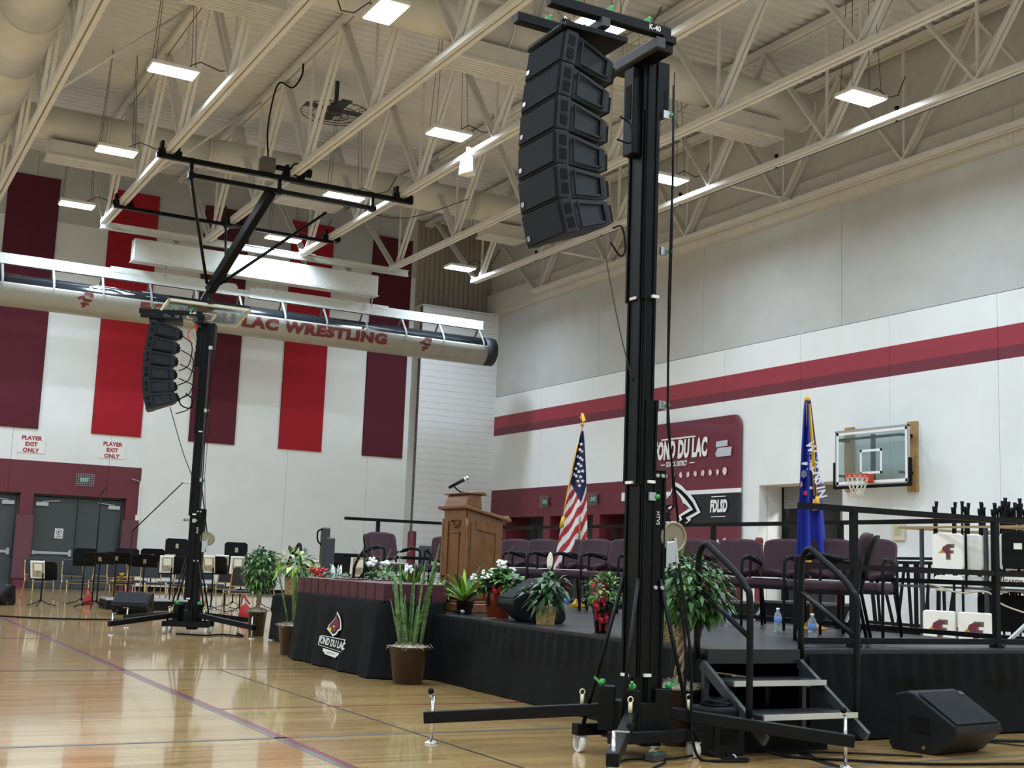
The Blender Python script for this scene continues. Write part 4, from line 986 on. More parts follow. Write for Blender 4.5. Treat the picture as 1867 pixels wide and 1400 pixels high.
o_, fn = drape(fu, H1, .03, .44, .45, H1-.2, 0, -.1, usf, [FRED, FWHITE, NAVY], fold=.028, nf=2.2)
rs = random.Random(3); k = 0
for (u, v) in [(.5, .1), (.4, .14), (.62, .15), (.3, .19), (.52, .2), (.7, .21), (.42, .245), (.62, .255), (.3, .28), (.76, .29), (.5, .3), (.36, .335), (.64, .335), (.22, .32), (.78, .36), (.5, .37), (.6, .4)]:
    p = fn(u, v)+dep*.02
    pts = []
    for q in range(10):
        rr = .028 if q % 2 == 0 else .012; a = q*PI/5+.3*u
        pts.append(p+lat*(rr*math.sin(a))+V((0, 0, rr*math.cos(a))))
    MB().add(pts, [list(range(10))]).build('star', FWHITE, fu)
MB().tube([fn(.0, j/10)+dep*.03 for j in range(1, 7)], .008, n=5).cyl(fn(.02, .62)+dep*.05, fn(.02, .7)+dep*.05, .02, .03, n=8).build('cord_tassel', FRINGE, fu)
fw, H2 = flag(8.28, 9.02, 2.9, 'blue state flag with gold fringe hanging from a pole between the stage chairs', 'state', -.06)
o_, fn = drape(fw, H2, .06, .33, .62, H2-.12, -.05, .0, lambda u, v: 0, [BLUEF], fold=.055, nf=2.5)
MB().grid(lambda u, v: fn(u, .985+.03*v)+dep*.004-V((0, 0, .05*v)), 48, 3).build('fringe', FRINGE, fw)
MB().grid(lambda u, v: fn(.985+.04*u, .02+.3*v)+dep*.004, 2, 20).build('fringe', FRINGE, fw)
for i, c_ in enumerate('WISCONSIN'):
    u, v = .54+.044*i, .30+.034*i
    p = fn(min(u, .95), v)+dep*.06
    tx = text_mb(c_, .115, .9, bold=.004); a = math.radians(-74)
    X_ = lat*math.cos(a)+V((0, 0, math.sin(a))); Y_ = -lat*math.sin(a)+V((0, 0, math.cos(a)))
    tx.xf(frame_mx(p, X_, Y_)).build('lettering', FWHITE, fw)
sl = MB()
c_ = fn(.3, .47)+dep*.04
for dx, dz, w_, h_, mi_ in ((0, .1, .09, .03, 0), (.03, .05, .05, .03, 0), (-.02, 0, .06, .08, 1), (-.05, -.1, .03, .06, 2), (.04, -.13, .05, .03, 0), (0, -.18, .05, .05, 3)):
    sl.add([c_+lat*(dx+a*w_/2)+V((0, 0, dz+b_*h_/2)) for a, b_ in ((-1, -.6), (0, -1), (1, -.4), (.8, .7), (0, 1), (-.9, .5))], [list(range(6))], mi_)
sl.build('seal', [FWHITE, mat('seal_grey', '#6a6a7a', .7), FRINGE, FRED], fw)
MB().tube([fn(.72, .02)+dep*.05, fn(.7, .3)+dep*.07, fn(.7, .6)+dep*.08], .008, n=5).tube([fn(.66, .02)+dep*.05, fn(.62, .3)+dep*.07, fn(.62, .6)+dep*.08], .008, n=5).cyl(fn(.7, .6)+dep*.08, fn(.7, .67)+dep*.08, .016, .03, n=8).cyl(fn(.62, .62)+dep*.08, fn(.62, .69)+dep*.08, .016, .03, n=8).build('cord_tassel', FRINGE, fw)

# ---------------- draped table with certificate folders ----------------
tb = thing('folding_table', 'folding table hidden under the black cloth in front of the stage', 'table', (5.07, 12.18, 0))
MB().box((0, 0, .70), (.58, 2.3, .03)).build('tabletop', mat('table_grey', '#8a8a86', .6), tb, bevel=.006)
for y in (-1, 1): MB().tube([(-.27, y, 0), (-.27, y, .68), (.27, y, .68), (.27, y, 0)], .014, n=8).build('leg', DKGREY, tb)
TX0, TX1, TY0, TY1, TZ = 4.72, 5.42, 10.95, 13.42, .722
cl = MB(); per = []
R_ = .12
def corner(cx_, cy_, a0):
    return [(cx_+R_*math.cos(math.radians(a0+k*15)), cy_+R_*math.sin(math.radians(a0+k*15))) for k in range(7)]
per = corner(TX0+R_, TY1-R_, 90)+[(TX0, TY1-R_-(TY1-TY0-2*R_)*k/24) for k in range(1, 24)]+corner(TX0+R_, TY0+R_, 180)+[(TX0+R_+(TX1-TX0-2*R_)*k/8, TY0) for k in range(1, 8)]+corner(TX1-R_, TY0+R_, 270)+[(TX1, TY0+R_+(TY1-TY0-2*R_)*k/24) for k in range(1, 24)]+corner(TX1-R_, TY1-R_, 0)+[(TX1-R_-(TX1-TX0-2*R_)*k/8, TY1) for k in range(1, 8)]
n = len(per); rings = []
for j, (fl, z) in enumerate(((0, TZ), (.008, TZ-.02), (.02, .55), (.035, .35), (.055, .15), (.075, .012))):
    r = []
    for i, (x, y) in enumerate(per):
        cx_, cy_ = (TX0+TX1)/2, (TY0+TY1)/2
        dx, dy = (-1 if x < TX0+.01 else 1 if x > TX1-.01 else (x-cx_)/1.2), (1 if y > TY1-.01 else -1 if y < TY0+.01 else (y-cy_)/4)
        l_ = math.hypot(dx, dy) or 1; f_ = fl*(1+.35*math.sin(i*.9)+.25*math.sin(i*2.3)) if j > 1 else fl
        r.append((x+dx/l_*f_, y+dy/l_*f_, z))
    rings.append(r)
fs = [(j*n+i, (j+1)*n+i, (j+1)*n+(i+1) % n, j*n+(i+1) % n) for j in range(5) for i in range(n)]+[list(range(n))]
cl.add([v for r in rings for v in r], fs, 0, True); cl.s[-1] = False
tc_ = tag(bpy.data.objects.new('table_cloth', None), 'fitted black cloth with a printed school emblem over the front table', 'tablecloth'); C.objects.link(tc_)
cl.build('cloth', TCLOTH, tc_)
# printed emblem on the long side; u runs to the right in the picture (towards -Y), v up
def onside(mb, yc, zc, x=TX0-.045, sc_=1):
    for v in mb.v: z = _b+(v.y+zc+.2)*EZ; v.x, v.y, v.z = x+.012-.055*(1-z/.7), yc-v.x*EX, z
    return mb
def poly(pts, m=0): return MB().add([(a, b_, 0) for a, b_ in pts], [list(range(len(pts)))], m)
_t, _b, _l, _rr = at(612, 1114, 0, TX0-.03).z, at(604, 1197, 0, TX0-.06).z, at(584, 1180, 0, TX0-.05).y, at(633, 1175, 0, TX0-.05).y
yc, ze, EX, EZ = (_l+_rr)/2, 0, abs(_l-_rr)/.36, (_t-_b)/.70
head = [(.02, .42), (.07, .33), (.09, .25), (.1, .16), (.06, .12), (.05, .08), (.0, .03), (-.03, .07), (-.09, .13), (-.07, .2), (-.03, .26), (.0, .32)]
onside(poly(head), yc, ze+.08, TX0-.046).build('emblem_outline', WHITEP, tc_)
onside(poly([(a*.82+.002, .24+(b_-.24)*.84) for a, b_ in head]), yc, ze+.08, TX0-.048).build('emblem_field', BLKM, tc_)
onside(poly([(a*.66+.004, .23+(b_-.23)*.7) for a, b_ in head]), yc, ze+.08, TX0-.05).build('emblem_bird', MAROON, tc_)
onside(poly([(-.065, .145), (-.04, .17), (-.02, .13), (-.03, .1), (-.05, .11)]), yc, ze+.08, TX0-.052).build('emblem_beak', YELLOW, tc_)
onside(poly([(-.01, .19), (.015, .2), (.018, .18), (0, .175)]), yc, ze+.08, TX0-.052).build('emblem_eye', WHITEP, tc_)
onside(poly([(-.16, .1), (.17, .1), (.145, -.1), (-.19, -.06)]), yc, ze, TX0-.044).build('word_outline', WHITEP, tc_)
onside(poly([(-.15, .09), (.16, .09), (.137, -.09), (-.178, -.052)]), yc, ze, TX0-.046).build('word_field', BLKM, tc_)
onside(text_mb('FOND DU LAC', .15, .36, bold=.004).xf(Matrix.Rotation(-.08, 4, 'Z')), yc, ze+.01, TX0-.05).build('lettering', WHITEP, tc_)
onside(poly([(-.13, -.09), (.11, -.12), (.09, -.16), (.06, -.2), (-.08, -.18), (-.1, -.15), (-.13, -.13)]), yc, ze, TX0-.04).build('banner_outline', WHITEP, tc_)
onside(text_mb('SCHOOLS', .045, .6), yc, ze-.145, TX0-.044).build('lettering', MAROON, tc_)
# folders
FW, FD, FT = .222, .168, .0125
FC = mat('folder_maroon', '#5a2c36', .5, var=.12, scale=30, bump=.3, bscale=200); FP = mat('folder_page', '#2c141a', .7)
fo = MB().b2((0, 0, .0005), (FD-.008, FW-.018, .0035)).b2((0, 0, FT-.006), (FD-.008, FW-.018, FT-.002))
fo.b2((.003, .004, .003), (FD-.012, FW-.022, FT-.003), 1)
fom = fo.mesh('folder', [FC, FP])
cols, rows, lay = 4, 11, 13; cnt = 0
NTH = 'first second third fourth fifth sixth seventh eighth ninth tenth eleventh twelfth thirteenth fourteenth fifteenth'.split()
stuff = MB()
rf = random.Random(5)
for c_ in range(cols):
    for r_ in range(rows):
        x = TX0+.012+c_*FD; y = TY0+.015+r_*FW
        h = lay if not (c_ >= 1 and r_ in (6, 7)) else lay+rf.choice((0, 1))
        vis = c_ == 0 or r_ == 0
        for k in range(h):
            jx, jy = rf.uniform(-.0015, .0015), rf.uniform(-.002, .002)
            if vis or k >= h-1:
                o = bpy.data.objects.new('certificate_folder', fom); C.objects.link(o); o.location = (x+jx, y+jy, TZ+.002+k*FT)
                where = ('bottom' if k == 0 else 'top' if k == h-1 else 'inner')
                tag(o, 'maroon folder %s from top, %s stack %s' % (NTH[h-1-k], NTH[r_ if c_ == 0 else c_-1], 'along the long side from near corner' if c_ == 0 else 'along the near end from its corner' if r_ == 0 else 'inside'), 'folder', 'maroon folders stacked on the front table')
                if not (c_ == 0 or r_ == 0): o['label'] = 'top maroon folder of inner stack, %s column back, %s from near end' % (NTH[c_-1], NTH[r_]); cnt += 1
        if not vis: stuff.b2((x+.004, y+.004, TZ+.002), (x+FD-.012, y+FW-.02, TZ+.001+(h-1)*FT))
tag(stuff.build('certificate_folders', FC), 'inner stacks of maroon certificate folders hidden behind the outer stacks', 'folder', kind='stuff')

# ---------------- plants ----------------
def leaf_v(m, p, d, L_, w_, mi=0, droop=.3, nrm=None):
    d = V(d).normalized(); s = d.cross(V((0, 0, 1)))
    if s.length < .1: s = V((1, 0, 0))
    s.normalize(); n_ = s.cross(d)
    p = V(p); a = p+d*L_*.45-n_*0+V((0, 0, -droop*L_*.1)); e = p+d*L_+V((0, 0, -droop*L_))
    m.add([p, a+s*w_/2+n_*w_*.12, a-s*w_/2+n_*w_*.12, a, e], [(0, 3, 1), (0, 2, 3), (1, 3, 4), (3, 2, 4)], mi, True)
def foliage(parent, c_, rad, n, L_, w_, mats, seed, droop=.5, name='foliage', wmi=None, shell=.35):
    R = random.Random(seed); m = MB()
    for i in range(n):
        u, v = R.uniform(-1, 1), R.uniform(0, 2*PI); s = math.sqrt(1-u*u); r = R.uniform(shell, 1)**.6
        d = V((s*math.cos(v), s*math.sin(v), u)); p = V((c_[0]+d.x*rad[0]*r, c_[1]+d.y*rad[1]*r, c_[2]+d.z*rad[2]*r))
        dd_ = V((d.x+R.uniform(-.6, .6), d.y+R.uniform(-.6, .6), d.z*.5+R.uniform(-.7, .5)))
        k = R.uniform(.7, 1.25)
        leaf_v(m, p, dd_, L_*k, w_*k, R.randrange(len(mats)) if wmi is None else wmi(R), droop)
    o = m.build(name, mats, parent); o['kind'] = 'stuff'; return o
def pot_mb(r0, r1, h): return MB().lathe([(0, 0), (r0, 0), (r1, h), (r1+.008, h), (r1+.008, h-.0), (r1-.012, h), (r1-.02, h-.03), (0, h-.03)], n=28)
def blade(parent, base, d, L_, w_, mt, bend=.0, name='leaf', twist=0):
    base = V(base); d = V(d).normalized(); s = d.cross(V((math.cos(twist), math.sin(twist), 0)))
    if s.length < .1: s = V((0, 1, 0))
    s = s.normalized(); side = V((math.cos(twist), math.sin(twist), 0)); vs = []; k = 6; out = V((d.x, d.y, 0))
    for i in range(k+1):
        t = i/k; wv = w_*(.6+.9*t-1.45*t**3) if t < 1 else .002
        p = base+d*L_*t+(out.normalized()*bend*L_*t*t if out.length > .01 else V((0, 0, 0)))-V((0, 0, abs(bend)*.6*L_*t**3))
        vs += [p-side*wv/2, p+s*.008*(1-t), p+side*wv/2]
    fs = []
    for i in range(k):
        for j in (0, 1): a = i*3+j; fs.append((a, a+1, a+4, a+3))
    return MB().add(vs, fs, 0, True).build(name, mt, parent, solid=.003)
def snake(x, y, r, h, n, hmax, seed, label):
    t = thing('potted_snake_plant', label, 'potted plant', (x, y, 0)); R = random.Random(seed)
    pot_mb(r*.72, r, h).build('pot', BPOT, t)
    moss(t, (0, 0, h-.01), r*1.0, seed)
    for i in range(n):
        a = R.uniform(0, 2*PI); q = R.uniform(0, .6)*r; L_ = R.uniform(.35, .85)*hmax if i > 2 else hmax*(1-.08*i)
        blade(t, (q*math.cos(a), q*math.sin(a), h-.03), (.16*math.cos(a)+R.uniform(-.1, .1), .16*math.sin(a)+R.uniform(-.1, .1), 1), L_, R.uniform(.028, .045), SNAKE, R.uniform(-.06, .06), twist=R.uniform(-1.5, .6))
    return t
def moss(t, c_, r, seed):
    R = random.Random(seed); m = MB().ball(c_, r, sq=(1, 1, .18), n=16)
    for i in range(140):
        a, q = R.uniform(0, 2*PI), r*R.uniform(.2, 1.08); p = V(c_)+V((q*math.cos(a), q*math.sin(a), .01+.03*(1-q/r)))
        m.tube([p, p+V((R.uniform(-.04, .04), R.uniform(-.04, .04), R.uniform(-.01, .03))), p+V((R.uniform(-.06, .06), R.uniform(-.06, .06), R.uniform(-.03, .01)))], .0025, n=3, cap=False)
    o = m.build('moss', MOSS, t); o['kind'] = 'stuff'; return o
snake(4.83, 10.55, .18, .33, 22, 1.0, 2, 'tall snake plant in a brown pot standing right in front of the draped table')
snake(4.84, 13.78, .16, .33, 10, .85, 9, 'snake plant in a brown pot at the far left end of the draped table')

def ficus(x, y, z, r, h, zt, cen, rad, n, seed, label, L_=.085, braided=True, rz=0):
    t = thing('potted_ficus_tree', label, 'potted tree', (x, y, z))
    pot_mb(r*.8, r, h).build('pot', BPOT, t); moss(t, (0, 0, h), r*1.12, seed)
    for k in range(3):
        pts = [(.022*math.cos(k*2.1+j*1.1)+cen[0]*j/10*.4, .022*math.sin(k*2.1+j*1.1), h-.02+(zt-h)*j/10) for j in range(11)]
        MB().tube(smooth(pts, 3), .012, n=7).build('trunk', BARK, t)
    R = random.Random(seed); m = MB()
    for k in range(14):
        a = R.uniform(0, 2*PI); u = R.uniform(-.5, .9)
        m.tube(smooth([(cen[0]*.4, 0, zt-.03), (cen[0]*.7+rad[0]*.4*math.cos(a), rad[1]*.4*math.sin(a), zt+(cen[2]-zt)*.6), (cen[0]+rad[0]*.85*math.cos(a), cen[1]+rad[1]*.85*math.sin(a), cen[2]+rad[2]*.7*u)], 3), .005, n=4)
    m.build('branches', BARK, t)
    foliage(t, cen, rad, n, L_, L_*.5, [LEAF, LEAFD, mat('leaf_light', '#5d8a4a', .35, var=.2, scale=15)], seed, .5)
    return t
ficus(4.97, 6.66, 0, .135, .36, .86, (.1, 0, .98), (.27, .24, .22), 900, 4, 'braided trunk ficus tree beside the near stage corner right of the mast', .075)
ficus(5.45, 17.0, 0, .13, .34, .68, (.02, 0, .93), (.25, .25, .30), 900, 8, 'bushy ficus tree in a brown pot beyond the far end of the stage', .085)

def basket(r0, r1, h):
    m = MB()
    n = 18; k = max(5, int(h/.018))
    for j in range(k):
        z = h*(j+.5)/k; r = r0+(r1-r0)*z/h
        for i in range(n):
            a = 2*PI*(i+(j % 2)*.5)/n; a2 = a+2*PI/n*.9
            m.add([(r*math.cos(a), r*math.sin(a), z-h/k*.45), ((r+.008)*math.cos((a+a2)/2), (r+.008)*math.sin((a+a2)/2), z-h/k*.45), (r*math.cos(a2), r*math.sin(a2), z-h/k*.45), (r*math.cos(a2), r*math.sin(a2), z+h/k*.45), ((r+.008)*math.cos((a+a2)/2), (r+.008)*math.sin((a+a2)/2), z+h/k*.45), (r*math.cos(a), r*math.sin(a), z+h/k*.45)], [(0, 1, 4, 5), (1, 2, 3, 4)])
    m.lathe([(0, .002), (r0-.006, .002), (r1-.008, h), (r1-.02, h), (r1-.03, h-.03), (0, h-.03)], n=24)
    return m
# pots on the stage edge
def potted(name, label, x, y, z, potm, potmb, rz=0):
    t = thing(name, label, 'potted plant', (x, y, z), rz); potmb.build('pot', potm, t); return t
t = potted('geranium', 'white flowering geranium in a terracotta pot with a black and red bow', 5.66, 10.4, SZ, TERRA, pot_mb(.10, .135, .23).lathe([(.134, .18), (.148, .185), (.148, .24), (.13, .24)], n=28))
foliage(t, (.02, 0, .33), (.2, .2, .12), 260, .09, .085, [LEAF, mat('leaf_light', '#5d8a4a', .35)], 21, .3)
fl = MB(); R = random.Random(2)
for cx_, cy_, cz_, k in ((.0, -.05, .50, 22), (.09, -.02, .43, 18), (.1, -.1, .36, 12), (-.2, -.1, .4, 7), (-.12, -.02, .42, 5), (-.24, 0, .38, 6)):
    for i in range(k): fl.ball((cx_+R.uniform(-.045, .045), cy_+R.uniform(-.045, .045), cz_+R.uniform(-.035, .035)), .019, n=6, sq=(1, 1, .6))
fl.build('flower_heads', WFLOW, t)['kind'] = 'stuff'; m = MB()
for p in ((0, -.05, .47), (.09, -.02, .4), (-.2, -.1, .38), (-.24, 0, .36)): m.tube([(0, 0, .25), (p[0]*.6, p[1]*.6, .34), p], .004, n=4)
for a in (-.35, -.1, .15): m.tube(smooth([(0, 0, .3), (a*.6, .05, .55), (a, 0, .68)]), .0025, n=3)
m.build('stems', LEAF, t)
def bow(t, c_, s=1, mats=(BLKM, REDC)):
    c_ = V(c_); R = random.Random(11)
    for j, mt in enumerate(mats):
        m = MB()
        for k in range(7):
            a = R.uniform(0, 2*PI); d = V((math.cos(a)*.07, -.02+R.uniform(-.03, .02), math.sin(a)*.06))*s
            pts = smooth([c_, c_+d+V((0, -.02, .02)), c_+d*1.3, c_+d*.6+V((0, -.04, -.02)), c_], 3)
            for p, q in zip(pts, pts[1:]):
                if (q-p).length > 1e-3: m.bar(p, q, .03*s, .003, up=(0, 1, 0))
        for sg in (-1, 1):
            pts = smooth([c_, c_+V((sg*.06, -.04, -.08))*s, c_+V((sg*(.05+.03*j), -.03, -.2))*s], 4)
            for p, q in zip(pts, pts[1:]): m.bar(p, q, .028*s, .003, up=(0, 1, 0))
        m.build('ribbon_bow', mt, t, label='black ribbon' if j == 0 else 'red ribbon')
bow(t, (-.13, -.12, .31), 1.0, (BLKM,)); bow(t, (-.11, -.14, .27), .6, (REDC,))
t = potted('peace_lily', 'peace lily with one white spathe in a wicker pot at the stage front', 5.54, 9.32, SZ, WICK, basket(.068, .088, .155))
foliage(t, (0, 0, .29), (.16, .16, .14), 150, .12, .045, [LEAFD, LEAF], 22, .35); blade(t, (0, 0, .15), (.02, -.02, 1), .38, .012, LEAF); blade(t, (.01, -.02, .48), (.05, 0, 1), .14, .06, mat('spathe', '#ece8cf', .5), name='flower_spathe', twist=-.5)
t = potted('mandevilla', 'red flowering mandevilla in a tall glossy black pot with red ribbons', 5.40, 8.22, SZ, mat('gloss_black', '#0e0e10', .12), pot_mb(.055, .088, .23))
foliage(t, (.01, 0, .32), (.15, .15, .12), 260, .07, .032, [LEAF, mat('leaf_lime', '#6f9a3e', .4)], 23, .2)
m = MB(); R = random.Random(4)
for c_ in ((-.07, -.08, .33), (-.10, -.04, .38), (.17, 0, .33), (-.05, -.1, .28)):
    for k in range(5): a = k*1.257; leaf_v(m, c_, (math.cos(a), -.3, math.sin(a)), .045, .035, 0, .1)
m.build('flowers', RFLOW, t)['kind'] = 'stuff'; bow(t, (-.1, -.09, .22), .6, (REDC,)); bow(t, (-.06, -.11, .2), .55, (BLKM,)); bow(t, (-.07, -.1, .12), .5, (REDC,))
t = potted('croton_plant', 'yellow green plant in a large wicker basket just right of the mast', 5.36, 7.28, SZ, WICK, basket(.095, .115, .24))
foliage(t, (0, 0, .42), (.15, .15, .2), 200, .12, .04, [LEAFY, LEAF, LEAFD], 24, .3)
t = potted('dieffenbachia', 'pale variegated dieffenbachia in a wicker pot on the far stage corner', 5.60, 15.95, SZ, WICK, basket(.12, .135, .22))
foliage(t, (0, 0, .38), (.2, .2, .2), 130, .19, .08, [LEAFP, LEAFY, LEAF], 25, .3, shell=.1)
# plants lined up behind the table
t = potted('kalanchoe', 'red flowering plant behind the left end of the folder stacks', 5.68, 15.3, SZ, BPOT, pot_mb(.07, .09, .14)); foliage(t, (0, 0, .2), (.13, .13, .08), 120, .08, .04, [LEAFD], 31)
m = MB(); R = random.Random(6)
for k in range(30): m.ball((R.uniform(-.14, .14), R.uniform(-.1, .05), R.uniform(.25, .36)), .022, n=6)
m.build('flowers', RFLOW, t)['kind'] = 'stuff'
t = potted('peace_lily', 'peace lily with a large white bloom behind the folder stacks, left of the silver wrap', 5.66, 14.65, SZ, BPOT, pot_mb(.07, .09, .14)); foliage(t, (0, 0, .24), (.13, .13, .14), 110, .14, .045, [LEAFD, LEAF], 32)
for k, dx in enumerate((-.06, .04, .09)): blade(t, (dx*.5, 0, .2), (dx, -.05, 1), .22, .08, WFLOW, twist=k, name='flower_spathe')
t = potted('wrapped_plant', 'small plant in crinkled silver foil behind the folder stacks', 5.62, 14.1, SZ, mat('silver_foil', '#b9c2c4', .18, metal=.9), MB().lathe([(.06, 0), (.08, .1), (.14, .2), (.18, .235), (.13, .19), (0, .17)], n=14)); foliage(t, (0, 0, .25), (.1, .1, .04), 40, .07, .04, [LEAFD], 33)
t = potted('geranium', 'white geranium with feathery green leaves in the middle behind the folders', 5.64, 13.2, SZ, mat('red_foil', '#a01c2a', .25, metal=.5), MB().lathe([(.07, 0), (.09, .12), (.13, .17), (.1, .14), (0, .13)], n=12))
foliage(t, (.04, -.05, .26), (.24, .24, .15), 420, .06, .05, [LEAF, mat('leaf_light', '#5d8a4a', .35)], 34, .3)
m = MB(); R = random.Random(7)
for c_ in ((-.1, 0, .47), (.05, 0, .44), (.3, -.1, .4)):
    for k in range(14): m.ball((c_[0]+R.uniform(-.05, .05), c_[1]+R.uniform(-.04, .04), c_[2]+R.uniform(-.04, .04)), .022, n=6)
m.build('flower_heads', WFLOW, t)['kind'] = 'stuff'; m = MB()
for a in range(7): m.tube(smooth([(0, 0, .2), ((a-3)*.06, .02, .45), ((a-3)*.12, 0, .62)]), .0025, n=3)
m.build('grass_blades', mat('dry_blade', '#8c8a5a', .6), t)
def dracaena(x, y, label, seed, s=1.):
    t = potted('dracaena', label, x, y, SZ, BPOT, pot_mb(.07, .09, .13)); R = random.Random(seed)
    for k in range(22):
        a = k*2.4; el = R.uniform(.35, 1.3)
        blade(t, (0, 0, .12), (math.cos(a), math.sin(a), math.tan(el)*.9), R.uniform(.28, .42)*s, .05, LEAFY if k % 3 else LEAF, R.uniform(.05, .3), twist=a+PI/2)
    return t
dracaena(5.66, 12.42, 'yellow striped dracaena rising behind the middle of the folders', 1, 1.15)
dracaena(5.64, 11.05, 'yellow striped dracaena directly left of the lectern foot', 2, .95)
t = potted('pothos', 'dark leafy pothos with small white blooms between the two striped plants', 5.72, 11.75, SZ, BPOT, pot_mb(.07, .09, .13)); foliage(t, (0, 0, .22), (.2, .18, .12), 160, .09, .05, [LEAFD, LEAFP, LEAF], 35)

# ---------------- floor monitors and boxes ----------------
def wedge(label, x, y, z, rz, W_=.52, tilt=0):
    t = thing('floor_monitor', label, 'floor monitor speaker', (x, y, z), rz)
    pr = [(.12, .36), (.02, .385), (-.03, .375), (-.33, .2), (-.34, .15), (-.2, .02), (-.16, 0), (.14, 0), (.17, .04)]
    MB().prism([(-W_/2, a, b_) for a, b_ in pr], (W_, 0, 0)).build('cabinet', mat('cabinet_plain', '#17181b', .5, bump=.3, bscale=200), t, bevel=.012, seg=2)
    a, b_ = V((0, -.045, .372)), V((0, -.325, .203)); nn = V((0, -.5, .83)).normalized()
    m = MB()
    P = [V((s*(W_/2-.025), p.y, p.z))+nn*.004 for p, s in ((a, -1), (a, 1), (b_, 1), (b_, -1))]
    m.prism(P, nn*.006).build('grille', GRILLE, t)
    for s in (-1, 1):
        MB().b2((s*W_/2-.004, -.14, .14), (s*W_/2+.004, -.0, .22)).b2((s*W_/2-.006, -.15, .13), (s*W_/2+.006, .01, .14)).b2((s*W_/2-.006, -.15, .22), (s*W_/2+.006, .01, .23)).build('handle_recess', BLKM, t)
        MB().cyl((s*(W_/2-.004), -.1, .04), (s*(W_/2+.004), -.1, .04), .012, n=12).build('badge', CHROME, t)
    MB().box((W_/2-.06, -.075, .366), (.05, .03, .006), r=Matrix.Rotation(.53, 3, 'X')).build('maker_plate', DKGREY, t)
    return t
wedge('black wedge floor monitor right of the near stage stairs', 6.6, 6.02, 0, math.radians(8))
p = at(232, 1121, 2, 0); wedge('black wedge floor monitor on the gym floor left of the far tower', 5.0, 22.6, 0, math.radians(-28), .62)
p = at(5, 1103, 2, 0); wedge('black wedge floor monitor at the left edge of the picture', 3.1, 25.6, 0, math.radians(-40), .6)
t = wedge('black wedge monitor tipped up on the stage between terracotta pot and peace lily', 5.72, 9.72, SZ, math.radians(-115), .42)
t.rotation_euler = (math.radians(0), math.radians(0), math.radians(-100))
MB().bar((-.15, -.36, .02), (-.15, -.5, .01), .012).build('kickstand', CHROME, t)
bx = thing('power_box', 'black moulded speaker box behind the outrigger of the near tower', 'speaker box', (4.975, 6.26, 0), math.radians(3))
MB().b2((-.125, -.13, .0), (.125, .13, .29)).build('box_body', mat('cabinet_plain', '#17181b', .5), bx, bevel=.02, seg=2)
MB().b2((-.08, -.134, .08), (.06, -.128, .17)).b2((-.1, -.132, .07), (.1, -.13, .075)).build('handle_recess', BLKM, bx)
m = MB()
for k in range(9):
    a = .10-.004*k; m.tube([(4.97+a*math.cos(q*PI/8)*1.0+.01*math.sin(k), 6.26+a*math.sin(q*PI/8)*.9, .30+.004*k+.004*math.sin(q+k)) for q in range(16)], .006, closed=True, n=5)
tag(m.build('cable_coil', BLKM), 'coiled black cable lying on top of the speaker box', 'cable')
cable([(4.62, 6.2, 1.15), (4.66, 6.12, .6), (4.66, 6.1, .2), (4.68, 6.05, .02), (4.78, 5.95, .012), (4.93, 5.92, .012), (4.96, 5.98, .012), (4.85, 6.02, .012), (4.76, 6.06, .05)], .009, 'black cable dropping from the near mast and looping on the floor')
cable([(4.6, 6.22, 1.1), (4.63, 6.14, .7), (4.64, 6.13, .3), (4.72, 6.1, .1)], .007, 'second black cable dropping beside the near mast')
cable([(5.12, 6.2, .15), (5.2, 6.1, .05), (5.3, 6.0, .012), (5.6, 5.75, .012), (6.0, 5.5, .012), (6.8, 5.3, .012)], .009, 'thick black cable running from the speaker box to the lower right corner')
cable([(5.12, 6.25, .12), (5.22, 6.22, .03), (5.35, 6.15, .012), (5.7, 6.05, .012), (6.2, 5.75, .012)], .007, 'thin black cable lying in front of the stairs')
cable([(4.0, 6.0, .012), (4.25, 6.15, .012), (4.5, 6.1, .012), (4.75, 6.15, .02)], .007, 'black cable on the floor under the near tower base')
cable([(3.6, 5.1, .012), (3.75, 5.35, .012), (4.1, 5.75, .012), (4.4, 6.0, .012)], .007, 'black cable leaving the near tower toward the bottom edge')
cable([(6.85, 6.5, .012), (7.6, 6.1, .012), (8.4, 6.15, .012), (9.6, 5.9, .012)], .009, 'black cables on the floor right of the floor monitor')
cable([(6.9, 6.3, .012), (7.8, 6.0, .012), (9.2, 5.6, .012)], .007, 'lower black cable on the floor right of the floor monitor')
cable([(1.2, 23.5, .012), (2.6, 21.3, .012), (3.6, 20.6, .012), (4.6, 20.8, .012), (4.9, 22.1, .02)], .014, 'black cable crossing the floor at the left to the far floor monitor')
cable([(4.4, 17.2, .012), (4.7, 16.9, .012), (5.0, 17.1, .012), (5.2, 16.8, .012), (5.3, 17.4, .012)], .012, 'tangled cable at the foot of the far tower')
t = thing('cable_box', 'small black power block on the floor under the near tower', 'power block', (4.42, 6.12, 0), .4)
MB().b2((-.07, -.035, 0), (.07, .035, .05)).build('block', DKGREY, t, bevel=.008); MB().b2((-.02, -.01, .05), (.0, .01, .056)).build('indicator', GREENCLAMP, t)
for k, (x, y) in enumerate(((4.88, 6.04), (4.93, 6.03))):
    t = thing('plug', ('black' if k == 0 else 'white')+' power plug lying by the cable loop', 'plug', (x, y, .014), k, 'power plugs by the near tower'); MB().cyl((0, 0, 0), (.05, 0, 0), .014, n=10).build('plug_body', WHITEP if k else BLKM, t); MB().cyl((.05, 0, 0), (.065, 0, 0), .006, n=8).build('prong', CHROME, t)

